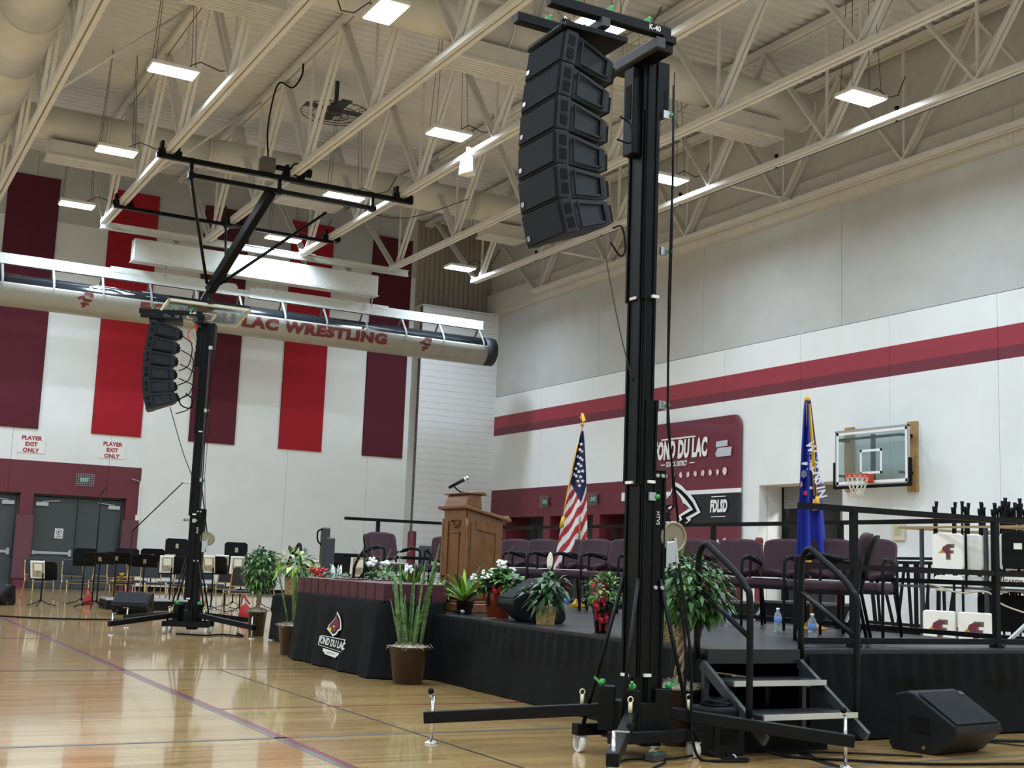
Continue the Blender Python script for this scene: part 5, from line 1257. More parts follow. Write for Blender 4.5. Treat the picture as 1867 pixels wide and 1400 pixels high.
# ---------------- band chairs and stands ----------------
def band_chair(label):
    t = thing('band_chair', label, 'chair', (0, 0, 0), 0, 'band chairs')
    MB().prism([(x, y, .43) for x, y in ((-.21, -.22), (.21, -.22), (.2, .18), (-.2, .18))], (0, 0, .04)).build('seat', CUSH, t, bevel=.015)
    MB().prism([(-.2, .235, .56), (.2, .235, .56), (.2, .29, .86), (.15, .295, .89), (-.15, .295, .89), (-.2, .29, .86)], (0, .035, 0)).build('backrest', CUSH, t, bevel=.012)
    for s in (-1, 1):
        MB().tube([(s*.23, -.25, 0), (s*.21, -.2, .42)], .012, n=7).build('leg', TAN, t)
        MB().tube(smooth([(s*.23, .32, 0), (s*.215, .2, .42), (s*.21, .26, .6), (s*.2, .3, .84)], 3), .012, n=7).build('leg', TAN, t)
        MB().cyl((s*.23, -.25, 0), (s*.23, -.248, .03), .017, n=8).cyl((s*.23, .32, 0), (s*.23, .318, .03), .017, n=8).ball((s*.213, -.2, .44), .022, n=8).ball((s*.213, .2, .44), .022, n=8).each('glide', CHROME, t)
    MB().bar((-.21, .2, .42), (.21, .2, .42), .018).bar((-.21, -.2, .42), (.21, -.2, .42), .018).bar((-.2, .245, .55), (.2, .245, .55), .018).each('cross_tube', TAN, t)
    return t
b0 = band_chair('black and tan band chair farthest left, before the grey doors'); 
def floorpos(px, Y): q = at(px, 1050, 1, Y); return q.x, Y
x, y = floorpos(72, 27.2); b0.location = (x, y, 0); b0.rotation_euler.z = math.radians(15)
bc_ = [(138, 26.6, 5, 'black and tan band chair second from the left before the grey doors'), (185, 27.4, -20, 'band chair before the right grey door leaf'), (222, 26.2, 10, 'band chair behind the low podium, left half'), (250, 28, -15, 'band chair by the maroon door pillar'), (280, 26.6, 0, 'band chair behind the tilted music stands before the white wall'),
       (310, 27.6, 20, 'band chair left of the far mast, back row'), (332, 25.6, -30, 'band chair close left of the far mast'), (385, 26.6, 15, 'band chair close right of the far mast'), (405, 24.8, -170, 'band chair right of the far mast turned away'), (436, 22.2, 178, 'black band chair back with tan frame beside the left ficus tree'), (475, 25.5, 20, 'band chair behind the left ficus tree'), (350, 28.6, 0, 'band chair hidden behind the far mast')]
for px, Y, r, l in bc_:
    x, y = floorpos(px, Y); dup(b0, (x, y, 0), math.radians(r), l)
def stand(px, Y, zc, rz, tilt, label, booklet=0, wide=.5):
    x, y = floorpos(px, Y)
    t = thing('music_stand', label, 'music stand', (x, y, 0), math.radians(rz), 'music stands of the band')
    for k in range(3):
        a = k*2*PI/3+.5; MB().tube([(0, 0, .12), (.12*math.cos(a), .12*math.sin(a), .05), (.3*math.cos(a), .3*math.sin(a), .01)], .009, n=6).build('leg', BLKM, t)
    MB().cyl((0, 0, .08), (0, 0, zc-.05), .014, n=8).build('pole', BLKM, t)
    M_ = Matrix.Translation((0, 0, zc))@Matrix.Rotation(math.radians(tilt), 4, 'X')
    MB().prism([(-wide/2, 0, -.17), (wide/2, 0, -.17), (wide/2, 0, .13), (wide/2-.05, 0, .17), (-wide/2+.05, 0, .17), (-wide/2, 0, .13)], (0, .012, 0)).b2((-wide/2, -.06, -.18), (wide/2, .01, -.168)).xf(M_).build('desk', BLKM, t)
    MB().b2((-.03, .012, -.05), (.03, .05, .05)).cyl((0, .03, 0), (.0, .06, 0), .02, n=8).xf(M_).build('tilt_clamp', mat('clamp_beige', '#a59a83', .4, metal=.4), t)
    if booklet:
        # a booklet is its own thing leaning on the desk
        b = thing('photo_program', 'white framed photo program leaning on the '+booklet, 'booklet', (x, y, 0), math.radians(rz), 'photo programs on the music stands')
        dx = -.1
        MB().b2((dx-.13, -.03, -.165), (dx+.13, -.012, .19)).xf(M_).build('board', WHITEP, b)
        MB().b2((dx-.09, -.034, -.13), (dx+.12, -.03, .16)).xf(M_).build('photo', PHOTO, b); MB().b2((dx-.06, -.037, .0), (dx+.08, -.034, .14)).xf(M_).build('photo_sky', PAPER, b)
    return t
for a in ((78, 25.2, .68, -20, 25, 'low music stand at the far left carrying a white program', 'low music stand at the far left'),
          (152, 26.3, .95, 0, 8, 'dark upright music stand before the middle of the grey doors', 0, .45),
          (180, 25.6, .94, 160, -50, 'dark music stand tilted flat left of the podium', 0), (210, 25.9, .96, 170, -48, 'dark music stand tilted flat with a pale knob', 0),
          (228, 26.8, .98, 175, 5, 'upright dark music stand before the maroon pillar', 0), (262, 25.8, .92, 165, -45, 'dark tilted music stand right of the maroon pillar', 0),
          (275, 27.2, 1.0, 175, -10, 'dark music stand behind, just right of the maroon pillar', 0), (312, 24.4, .87, -15, 25, 'music stand with a white program left of the far mast', 'music stand left of the far mast'),
          (318, 27.8, 1.24, 178, 5, 'tallest dark music stand against the white wall', 0), (340, 26.4, .98, 178, 5, 'dark music stand right behind the far mast', 0),
          (388, 24.0, .90, -25, 25, 'music stand with a white program just right of the far mast', 'music stand just right of the far mast'), (412, 25.0, .92, -15, 25, 'music stand with a white program between mast and ficus', 'music stand between mast and ficus'),
          (427, 26.4, 1.2, 178, 5, 'tall dark music stand above the tan framed chair', 0), (440, 23.6, .90, -10, 20, 'music stand with a white program touching the ficus leaves', 'music stand touching the ficus leaves'),
          (478, 25.5, 1.05, 178, 5, 'dark music stand behind the ficus crown', 0), (590, 19.5, .9, -20, 25, 'music stand with a white program behind the red flowers', 'music stand behind the red flowers'),
          (640, 20.5, 1.03, 178, 5, 'wide dark music stand behind the silver wrapped plant', 0, .75), (662, 19.8, .98, -15, 20, 'music stand with a white program left of the far stage chair', 'music stand left of the far stage chair')):
    stand(*a)
t = thing('microphone_stand', 'black tripod boom microphone stand before the grey doors', 'microphone stand', (4.66, 24.6, 0), .3)
for k in range(3): a = k*2*PI/3; MB().tube([(0, 0, .15), (.38*math.cos(a), .38*math.sin(a), .015)], .012, n=6).build('leg', BLKM, t)
MB().cyl((0, 0, .1), (0, 0, 2.15), .014, n=8).build('pole', BLKM, t); MB().cyl((0, 0, 2.15), (.1, 0, 2.3), .01, n=8).build('boom', BLKM, t)
t2 = thing('microphone_stand', 'black microphone stand leaning before the right grey door leaf', 'microphone stand', (5.6, 26.0, 0), 0)
MB().cyl((0, 0, .02), (0, 0, 1.5), .014, n=8).cyl((0, 0, 1.5), (.95, .0, 2.55), .012, n=8).build('pole', BLKM, t2); MB().cyl((.95, 0, 2.55), (1.2, 0, 2.57), .02, n=8).build('microphone_clip', CHROME, t2); MB().lathe([(.16, 0), (.16, .02), (.02, .04)]).build('base', BLKM, t2)
t = thing('podium', 'low black conductor podium with a pale metal edge', 'podium', (4.85, 24.2, 0), math.radians(-4)); MB().b2((0, 0, 0), (1.5, 1.1, .17)).build('platform', BLKM, t); MB().b2((-.01, -.01, .17), (1.51, 1.11, .2)).build('metal_edge', ALU, t, bevel=.005)
t = thing('trumpet', 'brass trumpet lying on a band chair', 'trumpet', (floorpos(222, 26.2)[0], 26.2, .50), .2)
MB().tube(smooth([(-.25, 0, 0), (.15, 0, 0), (.2, 0, .03), (.15, 0, .07), (-.1, 0, .07)]), .01, n=8).lathe([(.01, 0), (.02, .08), (.06, .15)]).build('brass_tube', GOLD, t)
for x_, y_, s_, l in ((150, 26.2, .2, 'red bag on the floor under the band chairs on the left'), (436, 21.9, .24, 'red and black bag under the tan framed chair')):
    x, y = floorpos(x_, y_); t = thing('bag', l, 'bag', (x+.15, y, 0)); MB().lathe([(.0, 0), (s_*.5, 0), (s_*.48, s_*.35), (s_*.3, s_*.8), (s_*.12, s_), (0, s_)], n=10).build('bag_body', REDC, t, bevel=.01); MB().tube(smooth([(-.08, 0, s_), (-.05, 0, s_+.14), (.08, 0, s_)]), .015, n=6).build('strap', REDC, t)
t = thing('equipment_column', 'dark grey upright machine with a small hose before the white wall', 'equipment', (at(598, 1000, 1, 18.2).x, 18.2, 0))
MB().b2((-.08, -.1, 0), (.08, .1, 1.42)).build('body', DKGREY, t, bevel=.02); MB().b2((-.11, -.08, 1.0), (-.0, .08, 1.57)).build('head', DKGREY, t, bevel=.02); MB().tube(smooth([(-.1, 0, 1.55), (-.18, 0, 1.5), (-.17, 0, 1.36), (-.1, 0, 1.3)]), .014, n=8).build('hose', BLKM, t)

# ---------------- things on the walls ----------------
def sign(name, label, cat, c_, w_, h_, txt, size, tcol, bg, axis, lines=1, frame=None, xs=1., grp=None):
    """flat board; axis 1: on the back wall facing -Y, axis 0: on the right wall facing -X"""
    t = thing(name, label, cat, c_, 0 if axis == 1 else -PI/2, grp)
    MB().b2((-w_/2, -.012, -h_/2), (w_/2, 0, h_/2)).build('board', bg, t)
    for i, ln in enumerate(txt):
        z = (len(txt)-1)/2*size*1.12-i*size*1.12
        tx = text_mb(ln, size, xs, bold=size*.055, spacing=1.04); tx.xf(frame_mx((0, -.014, z), (1, 0, 0), (0, 0, 1))).build('lettering', tcol, t)
    return t
SR = mat('sign_red', '#a5303c', .5)
for px, l in ((57, 'left white PLAYER EXIT ONLY board above the grey doors'), (204.5, 'right white PLAYER EXIT ONLY board above the grey doors')):
    y0 = 810 if px < 100 else 821
    p = at(px, y0, 1, D-.01); sign('player_exit_sign', l, 'sign', p, .71, .47, ['PLAYER', 'EXIT', 'ONLY'], .15, SR, WHITEP, 1, xs=1.0)
EG = mat('exit_face', '#2c3a34', .5); EGT = mat('exit_letters', '#9fd8c4', .5, emit=.25)
def exit_sign(c_, rz, label):
    t = thing('exit_sign', label, 'exit sign', c_, rz, 'exit signs'); MB().b2((-.19, -.05, -.12), (.19, 0, .12)).build('housing', EG, t)
    tx = text_mb('EXIT', .15, .75, bold=.004); tx.xf(frame_mx((0, -.054, 0), (1, 0, 0), (0, 0, 1))).build('lettering', EGT, t)
    m = MB()
    for k in range(9): m.bar((-.24+k*.06, -.09, -.17), (-.24+k*.06, -.09, .17), .006)
    for k in range(7): m.bar((-.24, -.09, -.165+k*.055), (.24, -.09, -.165+k*.055), .006)
    for a in (-.24, .24):
        for b_ in (-.165, .165): m.bar((a, -.09, b_), (a, 0, b_), .006)
    m.build('wire_guard', ALU, t)
exit_sign(at(154, 875, 1, D-.01), 0, 'exit sign with wire guard on the maroon band at the far left')
exit_sign(at(996, 915, 0, W-.01), -PI/2, 'exit sign with wire guard just left of the striped flag')
exit_sign(at(1084.5, 910, 0, W-.01), -PI/2, 'exit sign with wire guard just right of the striped flag')
p = at(256, 878, 1, D-.01); t = thing('wall_conduit', 'small wall bracket with a white conduit at the end of the maroon band', 'conduit', p); MB().b2((-.02, -.04, -1.0), (.02, 0, 0)).b2((-.07, -.05, -1.1), (.05, 0, -.95)).build('conduit', WHITEP, t); MB().bar((0, -.02, 0), (-.3, -.2, .05), .03).build('bracket', CHROME, t)
t = thing('wall_camera', 'tiny white camera in the wall corner below the red stripe', 'camera', at(897, 800, 0, W-.02)); MB().ball((-.05, 0, 0), .07).build('dome', WHITEP, t); MB().ball((-.1, 0, -.02), .035).build('lens', BLKM, t)
t = thing('wall_cabinet', 'grey electrical box low on the white block wall', 'cabinet', (at(774, 998, 1, YB).x, YB, 1.25)); MB().b2((-.2, -.12, -.35), (.2, 0, .35)).build('box_body', mat('box_grey', '#5d6467', .5), t, bevel=.01); MB().b2((-.17, -.13, -.3), (.17, -.12, .3)).build('door', mat('box_grey', '#5d6467', .5), t)
t = thing('wall_plate', 'small dark plate on the back wall left of the far mast', 'sign', at(343, 948, 1, D-.01)); MB().b2((-.13, -.01, -.03), (.13, 0, .03)).build('plate', mat('plate_brown', '#5a3a36', .6), t); MB().b2((-.1, -.014, -.012), (.1, -.01, .012)).build('plate_text', PAPER, t)
t = thing('floor_post', 'maroon padded post right of the far left stage chair', 'post', (at(750, 1000, 1, 34).x, 34.0, 0)); MB().lathe([(.13, 0), (.13, 1.95), (.1, 2.0)]).build('padding', MAROON, t)
for px, l in ((1384, 'maroon bollard left of the roller shutter doorway'), (1532, 'maroon bollard right of the roller shutter doorway')):
    q = at(px, 980, 0, 18.2); t = thing('bollard', l, 'bollard', (q.x, q.y, 0)); MB().lathe([(.09, 0), (.09, q.z-.05), (.07, q.z)], n=8, sm=False).build('post', mat('bollard_red', '#6e1f2b', .4), t); MB().lathe([(.14, 0), (.14, .02), (.09, .03)]).build('base_plate', DKGREY, t)
p = at(1364, 1016, 0, W-.01); sign('fire_sign', 'small red sign on the wall behind the stage chairs', 'sign', p, .18, .34, ['EXIT', 'DOOR'], .07, PAPER, SR, 0)
t = thing('call_box', 'small red alarm box on the wall lower behind the stage chairs', 'alarm box', at(1364, 1055, 0, W-.01), -PI/2); MB().b2((-.12, -.08, -.16), (.12, 0, .16)).build('box_body', SR, t, bevel=.01); MB().b2((-.05, -.085, -.08), (.05, -.08, .08)).build('handle', WHITEP, t)
p = at(1640, 970, 0, W-.01); t = thing('thermostat', 'cream thermostat guard on the right wall below the hoop', 'thermostat', p, -PI/2); MB().b2((-.16, -.05, -.17), (.16, 0, .17)).build('cover', mat('cream', '#cfc8b4', .6), t, bevel=.008); MB().b2((-.08, -.055, -.07), (.08, -.05, .09)).build('dial', mat('cream2', '#b9b199', .6), t)
t = thing('white_switch', 'white switch box on the maroon band beside the near mast', 'switch', at(1139, 906, 0, W-.01), -PI/2); MB().b2((-.07, -.06, -.11), (.07, 0, .11)).build('cover', WHITEP, t)
# big school banner
YA, YC = 27.45, at(1352, 850, 0, W-.06).y; ZB0, ZB1 = .35, at(1340, 755.4, 0, W-.06).z
bt = thing('school_banner', 'large maroon school district banner with a bird head emblem on the right wall', 'banner', (W-.07, YA, 0), -PI/2)
BWd = YA-YC
def wob(x, z): return -.022*math.sin(z*5.2+x*1.4)*math.exp(-((z-4.75)/.28)**2)-.001*math.sin(x*2.7+z*4)
R_b = .28
def bpt(u, v):
    x = u*BWd; z = ZB0+(ZB1-ZB0)*v
    return x, z
m = MB(); zs_ = [ZB0, .5, 2.31, 2.38, 3.02, 3.12]+[3.12+(ZB1-R_b-3.12)*k/8 for k in range(1, 9)]
zk0, zk1, zk2 = at(1350, 952, 0, W-.06).z, at(1354, 897, 0, W-.06).z, at(1354, 889, 0, W-.06).z
zs_ = [ZB0, 1.2, zk0, zk1, zk2]+[zk2+(ZB1-R_b-zk2)*k/10 for k in range(1, 11)]+[ZB1-R_b*(1-math.sin(k*PI/12)) for k in range(1, 7)]
nx_ = 24; vs = []
for z in zs_:
    ins = 0 if z <= ZB1-R_b else R_b-math.sqrt(max(0, R_b**2-(z-(ZB1-R_b))**2))
    for i in range(nx_+1):
        x = ins+(BWd-2*ins)*i/nx_; vs.append((x, wob(x, z), z))
fs = []; ms = []
mb = MB(); mb.v = [V(v) for v in vs]
for j in range(len(zs_)-1):
    zc = (zs_[j]+zs_[j+1])/2; mi_ = 1 if zk0 < zc < zk1 else 2 if zk1 < zc < zk2 else 0
    for i in range(nx_): a = j*(nx_+1)+i; mb.f.append([a, a+1, a+nx_+2, a+nx_+1]); mb.m.append(mi_); mb.s.append(True)
BMR = mat('banner_vinyl', '#682738', .35, bump=.15, bscale=3)
mb.build('banner_cloth', [BMR, mat('banner_black', '#15181e', .4), WHITEP], bt, solid=.012)
def onb(mbx, x0, z0, s=1, o=.03): # picture-plane polygon onto the banner
    for v in mbx.v: v.x, v.y, v.z = x0+v.x*s, -o+wob(x0+v.x*s, z0+v.y*s), z0+v.y*s
    return mbx
def bx_(px, py): q = at(px, py, 0, W-.07); return YA-q.y, q.z
x0, z0 = bx_(1193, 825); x1, z1 = bx_(1291, 819); 
tx = text_mb('FOND DU LAC', .60, .55, shear=.14, bold=.034, spacing=1.08); wdt = max(v.x for v in tx.v)-min(v.x for v in tx.v)
for v in tx.v: v.x *= (x1-x0)/wdt
onb(tx, (x0+x1)/2, (z0+z1)/2+.02).build('lettering', WHITEP, bt)
sx, sz = bx_(1235, 846); tx = text_mb('SCHOOL DISTRICT', .17, .6, bold=.006); onb(tx, sx, sz).build('lettering', WHITEP, bt)
a_, b_ = bx_(1208, 802), bx_(1270, 796); zz = (a_[1]+b_[1])/2
onb(poly([(a_[0], zz-.02), (b_[0], zz-.02), (b_[0], zz+.02), (a_[0], zz+.02)]), 0, 0).build('rule', WHITEP, bt)
for u0, u1 in ((1206, 1214), (1259, 1268)):
    a_, b_ = bx_(u0, 848), bx_(u1, 844); onb(poly([(a_[0], sz-.012), (b_[0], sz-.012), (b_[0], sz+.012), (a_[0], sz+.012)]), 0, 0).build('rule', WHITEP, bt)
tx = text_mb('FDLSD', .38, .55, shear=.12, bold=.022, spacing=1.08); fx, fz = bx_(1311.5, 923.5); onb(tx, fx, fz).build('lettering', WHITEP, bt)
for dz in (-.24, .24): onb(poly([(fx-.27, fz+dz-.01), (fx+.27, fz+dz-.01), (fx+.27, fz+dz+.01), (fx-.27, fz+dz+.01)]), 0, 0).build('rule', WHITEP, bt)
def pxp(pts): return poly([bx_(1180+a*.10713, 870+b_*.10713) for a, b_ in pts])
outer = [(460, 70), (560, 115), (610, 150), (680, 225), (760, 300), (830, 400), (925, 600), (740, 705), (765, 725), (560, 880), (450, 975), (400, 880), (330, 800), (240, 740), (140, 700), (60, 640), (20, 560), (100, 480), (180, 400), (270, 330), (330, 350), (400, 280), (440, 180)]
midp = [(470, 135), (600, 215), (690, 300), (790, 420), (870, 580), (670, 690), (720, 740), (560, 850), (450, 925), (390, 850), (330, 760), (250, 700), (150, 660), (90, 620), (60, 560), (120, 500), (200, 430), (290, 380), (340, 370), (420, 300), (455, 200)]
wh2 = [(490, 200), (560, 250), (640, 330), (700, 400), (810, 550), (600, 670), (625, 720), (480, 830), (540, 740), (590, 710), (540, 665), (745, 525), (660, 440), (655, 465), (600, 350), (540, 270)]
red = [(480, 210), (560, 290), (650, 470), (745, 525), (540, 660), (595, 712), (480, 820), (420, 720), (400, 640), (340, 560), (320, 500), (330, 380), (440, 300)]
onb(pxp(outer), 0, 0, 1, .03).build('emblem_outline', WHITEP, bt)
onb(pxp(midp), 0, 0, 1, .038).build('emblem_field', BLKM, bt)
onb(pxp(red), 0, 0, 1, .046).build('emblem_bird', BMR, bt)
onb(pxp(wh2[:5]+[(740, 520), (655, 440), (650, 465), (600, 350)]), 0, 0, 1, .054).build('emblem_flash', WHITEP, bt)
onb(pxp([(600, 670), (625, 720), (480, 830), (530, 760), (590, 712), (545, 665), (745, 530), (810, 550)]), 0, 0, 1, .054).build('emblem_flash', WHITEP, bt)
onb(pxp([(330, 480), (420, 465), (500, 480), (440, 560), (400, 600), (440, 640), (390, 660), (380, 560), (330, 540)]), 0, 0, 1, .054).build('emblem_shadow', BLKM, bt)
onb(pxp([(385, 525), (430, 495), (455, 490), (445, 520), (410, 553)]), 0, 0, 1, .062).build('emblem_eye', WHITEP, bt)
onb(pxp([(60, 580), (240, 540), (300, 570), (325, 620), (325, 690), (250, 650), (120, 640)]), 0, 0, 1, .054).build('emblem_beak', mat('beak_yellow', '#e3b93c', .5), bt)
for k in range(9):
    cx_, cz_ = bx_(1216+k*13.4, 868-k*1.05+(-1 if k == 8 else 0)); R = random.Random(k); sz_ = .075 if k < 8 else .1
    pts = [(cx_+sz_*(.7+.3*R.random())*math.cos(a*PI/4), cz_+sz_*1.2*(.7+.3*R.random())*math.sin(a*PI/4)) for a in range(8)]
    onb(poly(pts), 0, 0, 1, .03).build('school_crest', mat('crest_white', '#d7c6c9', .5), bt)
    cx_, cz_ = bx_(1216+k*13.4, 991-k*.2); pts = [(cx_+sz_*(.7+.3*R.random())*math.cos(a*PI/4), cz_+sz_*1.2*math.sin(a*PI/4)) for a in range(8)]
    onb(poly(pts), 0, 0, 1, .03).build('school_crest', mat('crest_white', '#d7c6c9', .5), bt)
cx_, cz_ = bx_(1320, 818)
onb(poly([(cx_-.28, cz_+.05), (cx_-.26, cz_+.19), (cx_+.17, cz_+.2), (cx_+.17, cz_+.06)]), 0, 0, 1, .03).build('badge_print', mat('badge_grey', '#b8bcc4', .5), bt)
onb(poly([(cx_-.3, cz_-.12), (cx_-.22, cz_-.19), (cx_+.3, cz_-.18), (cx_+.33, cz_+.03), (cx_-.2, cz_+.03)]), 0, 0, 1, .03).build('badge_print', mat('badge_grey', '#b8bcc4', .5), bt)

# ---------------- wall-mounted hoop ----------------
hw = thing('wall_hoop', 'glass backboard with orange rim on two timber boards on the right wall', 'basketball hoop', (W, 0, 0))
XF = W-.42
pts = {k: at(x, y, 0, XF) for k, (x, y) in dict(tl=(1524, 787), tr=(1657, 774), br=(1657, 880), bl=(1527, 887)).items()}
ya, yb = pts['tl'].y, pts['tr'].y; z0, z1 = (pts['bl'].z+pts['br'].z)/2, (pts['tl'].z+pts['tr'].z)/2
xf = XF-W; yc_ = (ya+yb)/2
for px in (1550, 1665):
    q = at(px, 830, 0, W-.02).y; s_ = V((0, q, 0)); zt_, zb_ = at(px, 779 if px < 1600 else 768, 0, W-.05).z, at(px, 896, 0, W-.05).z
    MB().b2((-.06, q-.13, zb_), (0, q+.13, zt_)).build('mounting_board', WOODB, hw, bevel=.006)
    MB().b2((xf+.03, q-.03, z1-.2), (-.06, q+.03, z1-.15)).b2((xf+.03, q-.03, z0+.2), (-.06, q+.03, z0+.25)).b2((xf+.03, min(q, yc_)-.0, z1-.2), (xf+.07, max(q, yc_), z1-.15)).build('bracket', BLK, hw)
MB().b2((xf-.008, yb+.02, z0+.02), (xf+.008, ya-.02, z1-.02)).build('board_glass', GLASS, hw)
MB().b2((xf-.02, yb, z1-.03), (xf+.03, ya, z1+.01)).b2((xf-.02, yb, z0), (xf+.03, yb+.03, z1)).b2((xf-.02, ya-.03, z0), (xf+.03, ya, z1)).b2((xf-.02, yb, z0), (xf+.03, ya, z0+.03)).build('board_frame', ALU, hw)
MB().b2((xf-.013, yb+.03, z0+.03), (xf-.009, yb+.09, z1-.03)).b2((xf-.013, ya-.09, z0+.03), (xf-.009, ya-.03, z1-.03)).b2((xf-.013, yb+.03, z0+.03), (xf-.009, ya-.03, z0+.09)).b2((xf-.013, yb+.03, z1-.09), (xf-.009, ya-.03, z1-.03)).build('edge_line', WHITEP, hw)
q1, q2 = z0+.22, z0+.72
MB().b2((xf-.013, yc_-.3, q1), (xf-.009, yc_-.25, q2)).b2((xf-.013, yc_+.25, q1), (xf-.009, yc_+.3, q2)).b2((xf-.013, yc_-.3, q2-.05), (xf-.009, yc_+.3, q2)).b2((xf-.013, yc_-.3, q1), (xf-.009, yc_+.3, q1+.05)).build('target_square', WHITEP, hw)
MB().b2((xf+.03, yc_-.04, z0), (xf+.09, yc_+.04, z1-.12)).build('centre_strut', DKGREY, hw)
MB().b2((xf-.05, yb-.03, z0-.06), (xf+.05, ya+.03, z0+.0)).b2((xf-.05, yb-.05, z0-.06), (xf+.05, yb+.0, z0+.5)).b2((xf-.05, ya-.0, z0-.06), (xf+.05, ya+.05, z0+.5)).build('edge_padding', BLKM, hw, bevel=.02)
zr = z0+.18
MB().b2((xf-.15, yc_-.1, zr-.14), (xf-.01, yc_+.1, zr+.02)).build('rim_bracket', ORANGE, hw, bevel=.02)
MB().tube([(xf-.15-.23+.23*math.cos(q*PI/16), yc_+.23*math.sin(q*PI/16), zr) for q in range(32)], .014, closed=True, n=8).tube([(xf-.15-.23+.23*math.cos(q*PI/16), yc_+.23*math.sin(q*PI/16), zr-.05) for q in range(32)], .008, closed=True, n=6).build('rim', ORANGE, hw)
nt_ = MB(); cc = V((xf-.38, yc_, zr))
for q in range(12):
    for s in (-1, 1):
        pp = []
        for j in range(7):
            a = q*PI/6+s*j*PI/12*1.0; r = .225-.1*min(1, j/4.5); pp.append(cc+V((r*math.cos(a), r*math.sin(a), -.02-.075*j)))
        nt_.tube(pp, .007, n=4)
nt_.build('net', NETM, hw)

# ---------------- storage racks behind the stage ----------------
SEATW = mat('seat_white', '#e4e3dd', .5)
def pad_mb(w_, h_, th, r=.07):
    pts = []
    for cx_, cz_, a0 in ((w_/2-r, h_/2-r, 0), (-w_/2+r, h_/2-r, 90), (-w_/2+r, -h_/2+r, 180), (w_/2-r, -h_/2+r, 270)):
        for k in range(5): a = math.radians(a0+k*22.5); pts.append((cx_+r*math.cos(a), 0, cz_+r*math.sin(a)))
    return MB().prism(pts, (0, th, 0))
def emb(t, o, s, z):
    F_ = [(-.05, .5), (.45, .5), (.45, .25), (.2, .25), (.2, .1), (.4, .1), (.4, -.1), (.2, -.1), (.2, -.5), (-.1, -.5), (-.1, .2)]
    poly(F_).xf(frame_mx((o[0], o[1]-.002, z), (s, 0, 0), (0, 0, s)).__matmul__(Matrix.Diagonal((s, s, 1, 1)))).build('emblem_shadow', mat('emblem_grey', '#5b5a50', .6), t)
    B_ = [(-.35, .05), (-.3, .3), (-.1, .42), (.3, .42), (.3, .28), (.1, .25), (.1, .05), (.3, .02), (.3, -.05), (.12, -.1), (.1, -.4), (0, -.42), (-.12, -.1)]
    poly(B_).xf(frame_mx((o[0], o[1]-.004, z), (s, 0, 0), (0, 0, s)).__matmul__(Matrix.Diagonal((s, s, 1, 1)))).build('emblem_bird', MAROON, t)
    poly([(-.6, -.1), (-.35, .15), (-.2, -.05)]).xf(frame_mx((o[0], o[1]-.005, z), (s, 0, 0), (0, 0, s)).__matmul__(Matrix.Diagonal((s, s, 1, 1)))).build('emblem_beak', GOLD, t)
def folded_chair(label, text=None, dark=False, feet=True):
    t = thing('folded_chair', label, 'folding chair', (0, 0, 0), 0, 'folded chairs hanging on the racks')
    # hangs upside down; face towards local -y; z=0 at the hanging line
    pad_mb(.48, .56, .07).xf(Matrix.Translation((0, 0, -.34))).build('seat', BLKM if dark else SEATW, t, bevel=.012)
    pad_mb(.44, .24, .05, .06).xf(Matrix.Translation((0, .02, -.82))).build('backrest', BLKM if dark else SEATW, t, bevel=.01)
    if text: text_mb(text, .1, .8, bold=.003).xf(frame_mx((0, .018, -.82), (1, 0, 0), (0, 0, 1))).build('lettering', MAROON, t)
    for s in (-1, 1):
        MB().bar((s*.2, .09, -.62), (s*.2, .09, .38), .03).build('leg', BLKM, t)
        MB().bar((s*.24, .12, -.9), (s*.24, .12, .3), .03).build('leg', BLKM, t)
        for x, z in ((s*.2, .4), (s*.24, .32)): MB().cyl((x, .1, z-.06), (x, .1, z+.04), .02, .032, n=8).build('foot_cap', BLKM, t)
    return t
def rackpos(px, py, X): return at(px, py, 0, X)
RZ = math.radians(-68)
c0 = folded_chair('white seated folded chair with bird emblem, first on the upper rack tier'); emb(c0, (0, 0), .24, -.34)
q = rackpos(1727, 966, 15.2); c0.location = (15.2, q.y, 1.90); c0.rotation_euler.z = RZ
dirn = V((math.cos(RZ+PI/2), math.sin(RZ+PI/2), 0))
c1 = folded_chair('folded chair on the upper rack tier'); c1.location = V(c0.location)+V((.28, -.12, 0)); c1.rotation_euler.z = RZ
for k in range(1, 6): dup(c1, V(c1.location)+V((.23*k, -.06*k, 0)), RZ, 'folded chair number %s behind the first emblem chair on the upper rack tier' % ['', 'two', 'three', 'four', 'five', 'six'][k])
c1['label'] = 'folded chair directly behind the first emblem chair on the upper rack tier'
cd2 = folded_chair('dark folded chair with white label at the right edge of the upper tier', 'CARDINALS', True)
[o for o in cd2.children if o.name.startswith('backrest')][0].data.materials[0] = SEATW
MB().b2((-.06, -.004, -.33), (.06, 0, -.24)).build('paper_label', PAPER, cd2)
q = rackpos(1855, 962, 15.6); cd2.location = (15.6, q.y, 1.95); cd2.rotation_euler.z = RZ
for k in range(1, 5): dup(c1, V(cd2.location)+V((.2*k, -.1*k, 0)), RZ, 'folded chair number %s behind the dark labelled chair' % ['', 'one', 'two', 'three', 'four'][k])
q = rackpos(1800, 962, 15.3)
for k in range(4): dup(c1, (15.9+.2*k, q.y+.05*k, 1.93), RZ, 'folded chair number %s in the middle of the upper tier' % ['one', 'two', 'three', 'four'][k])
cd3 = folded_chair('dark folded chair hanging at the right end of the rack, upper tier', None, True); cd3.location = V(cd2.location)+V((.35, -.62, 0)); cd3.rotation_euler.z = RZ
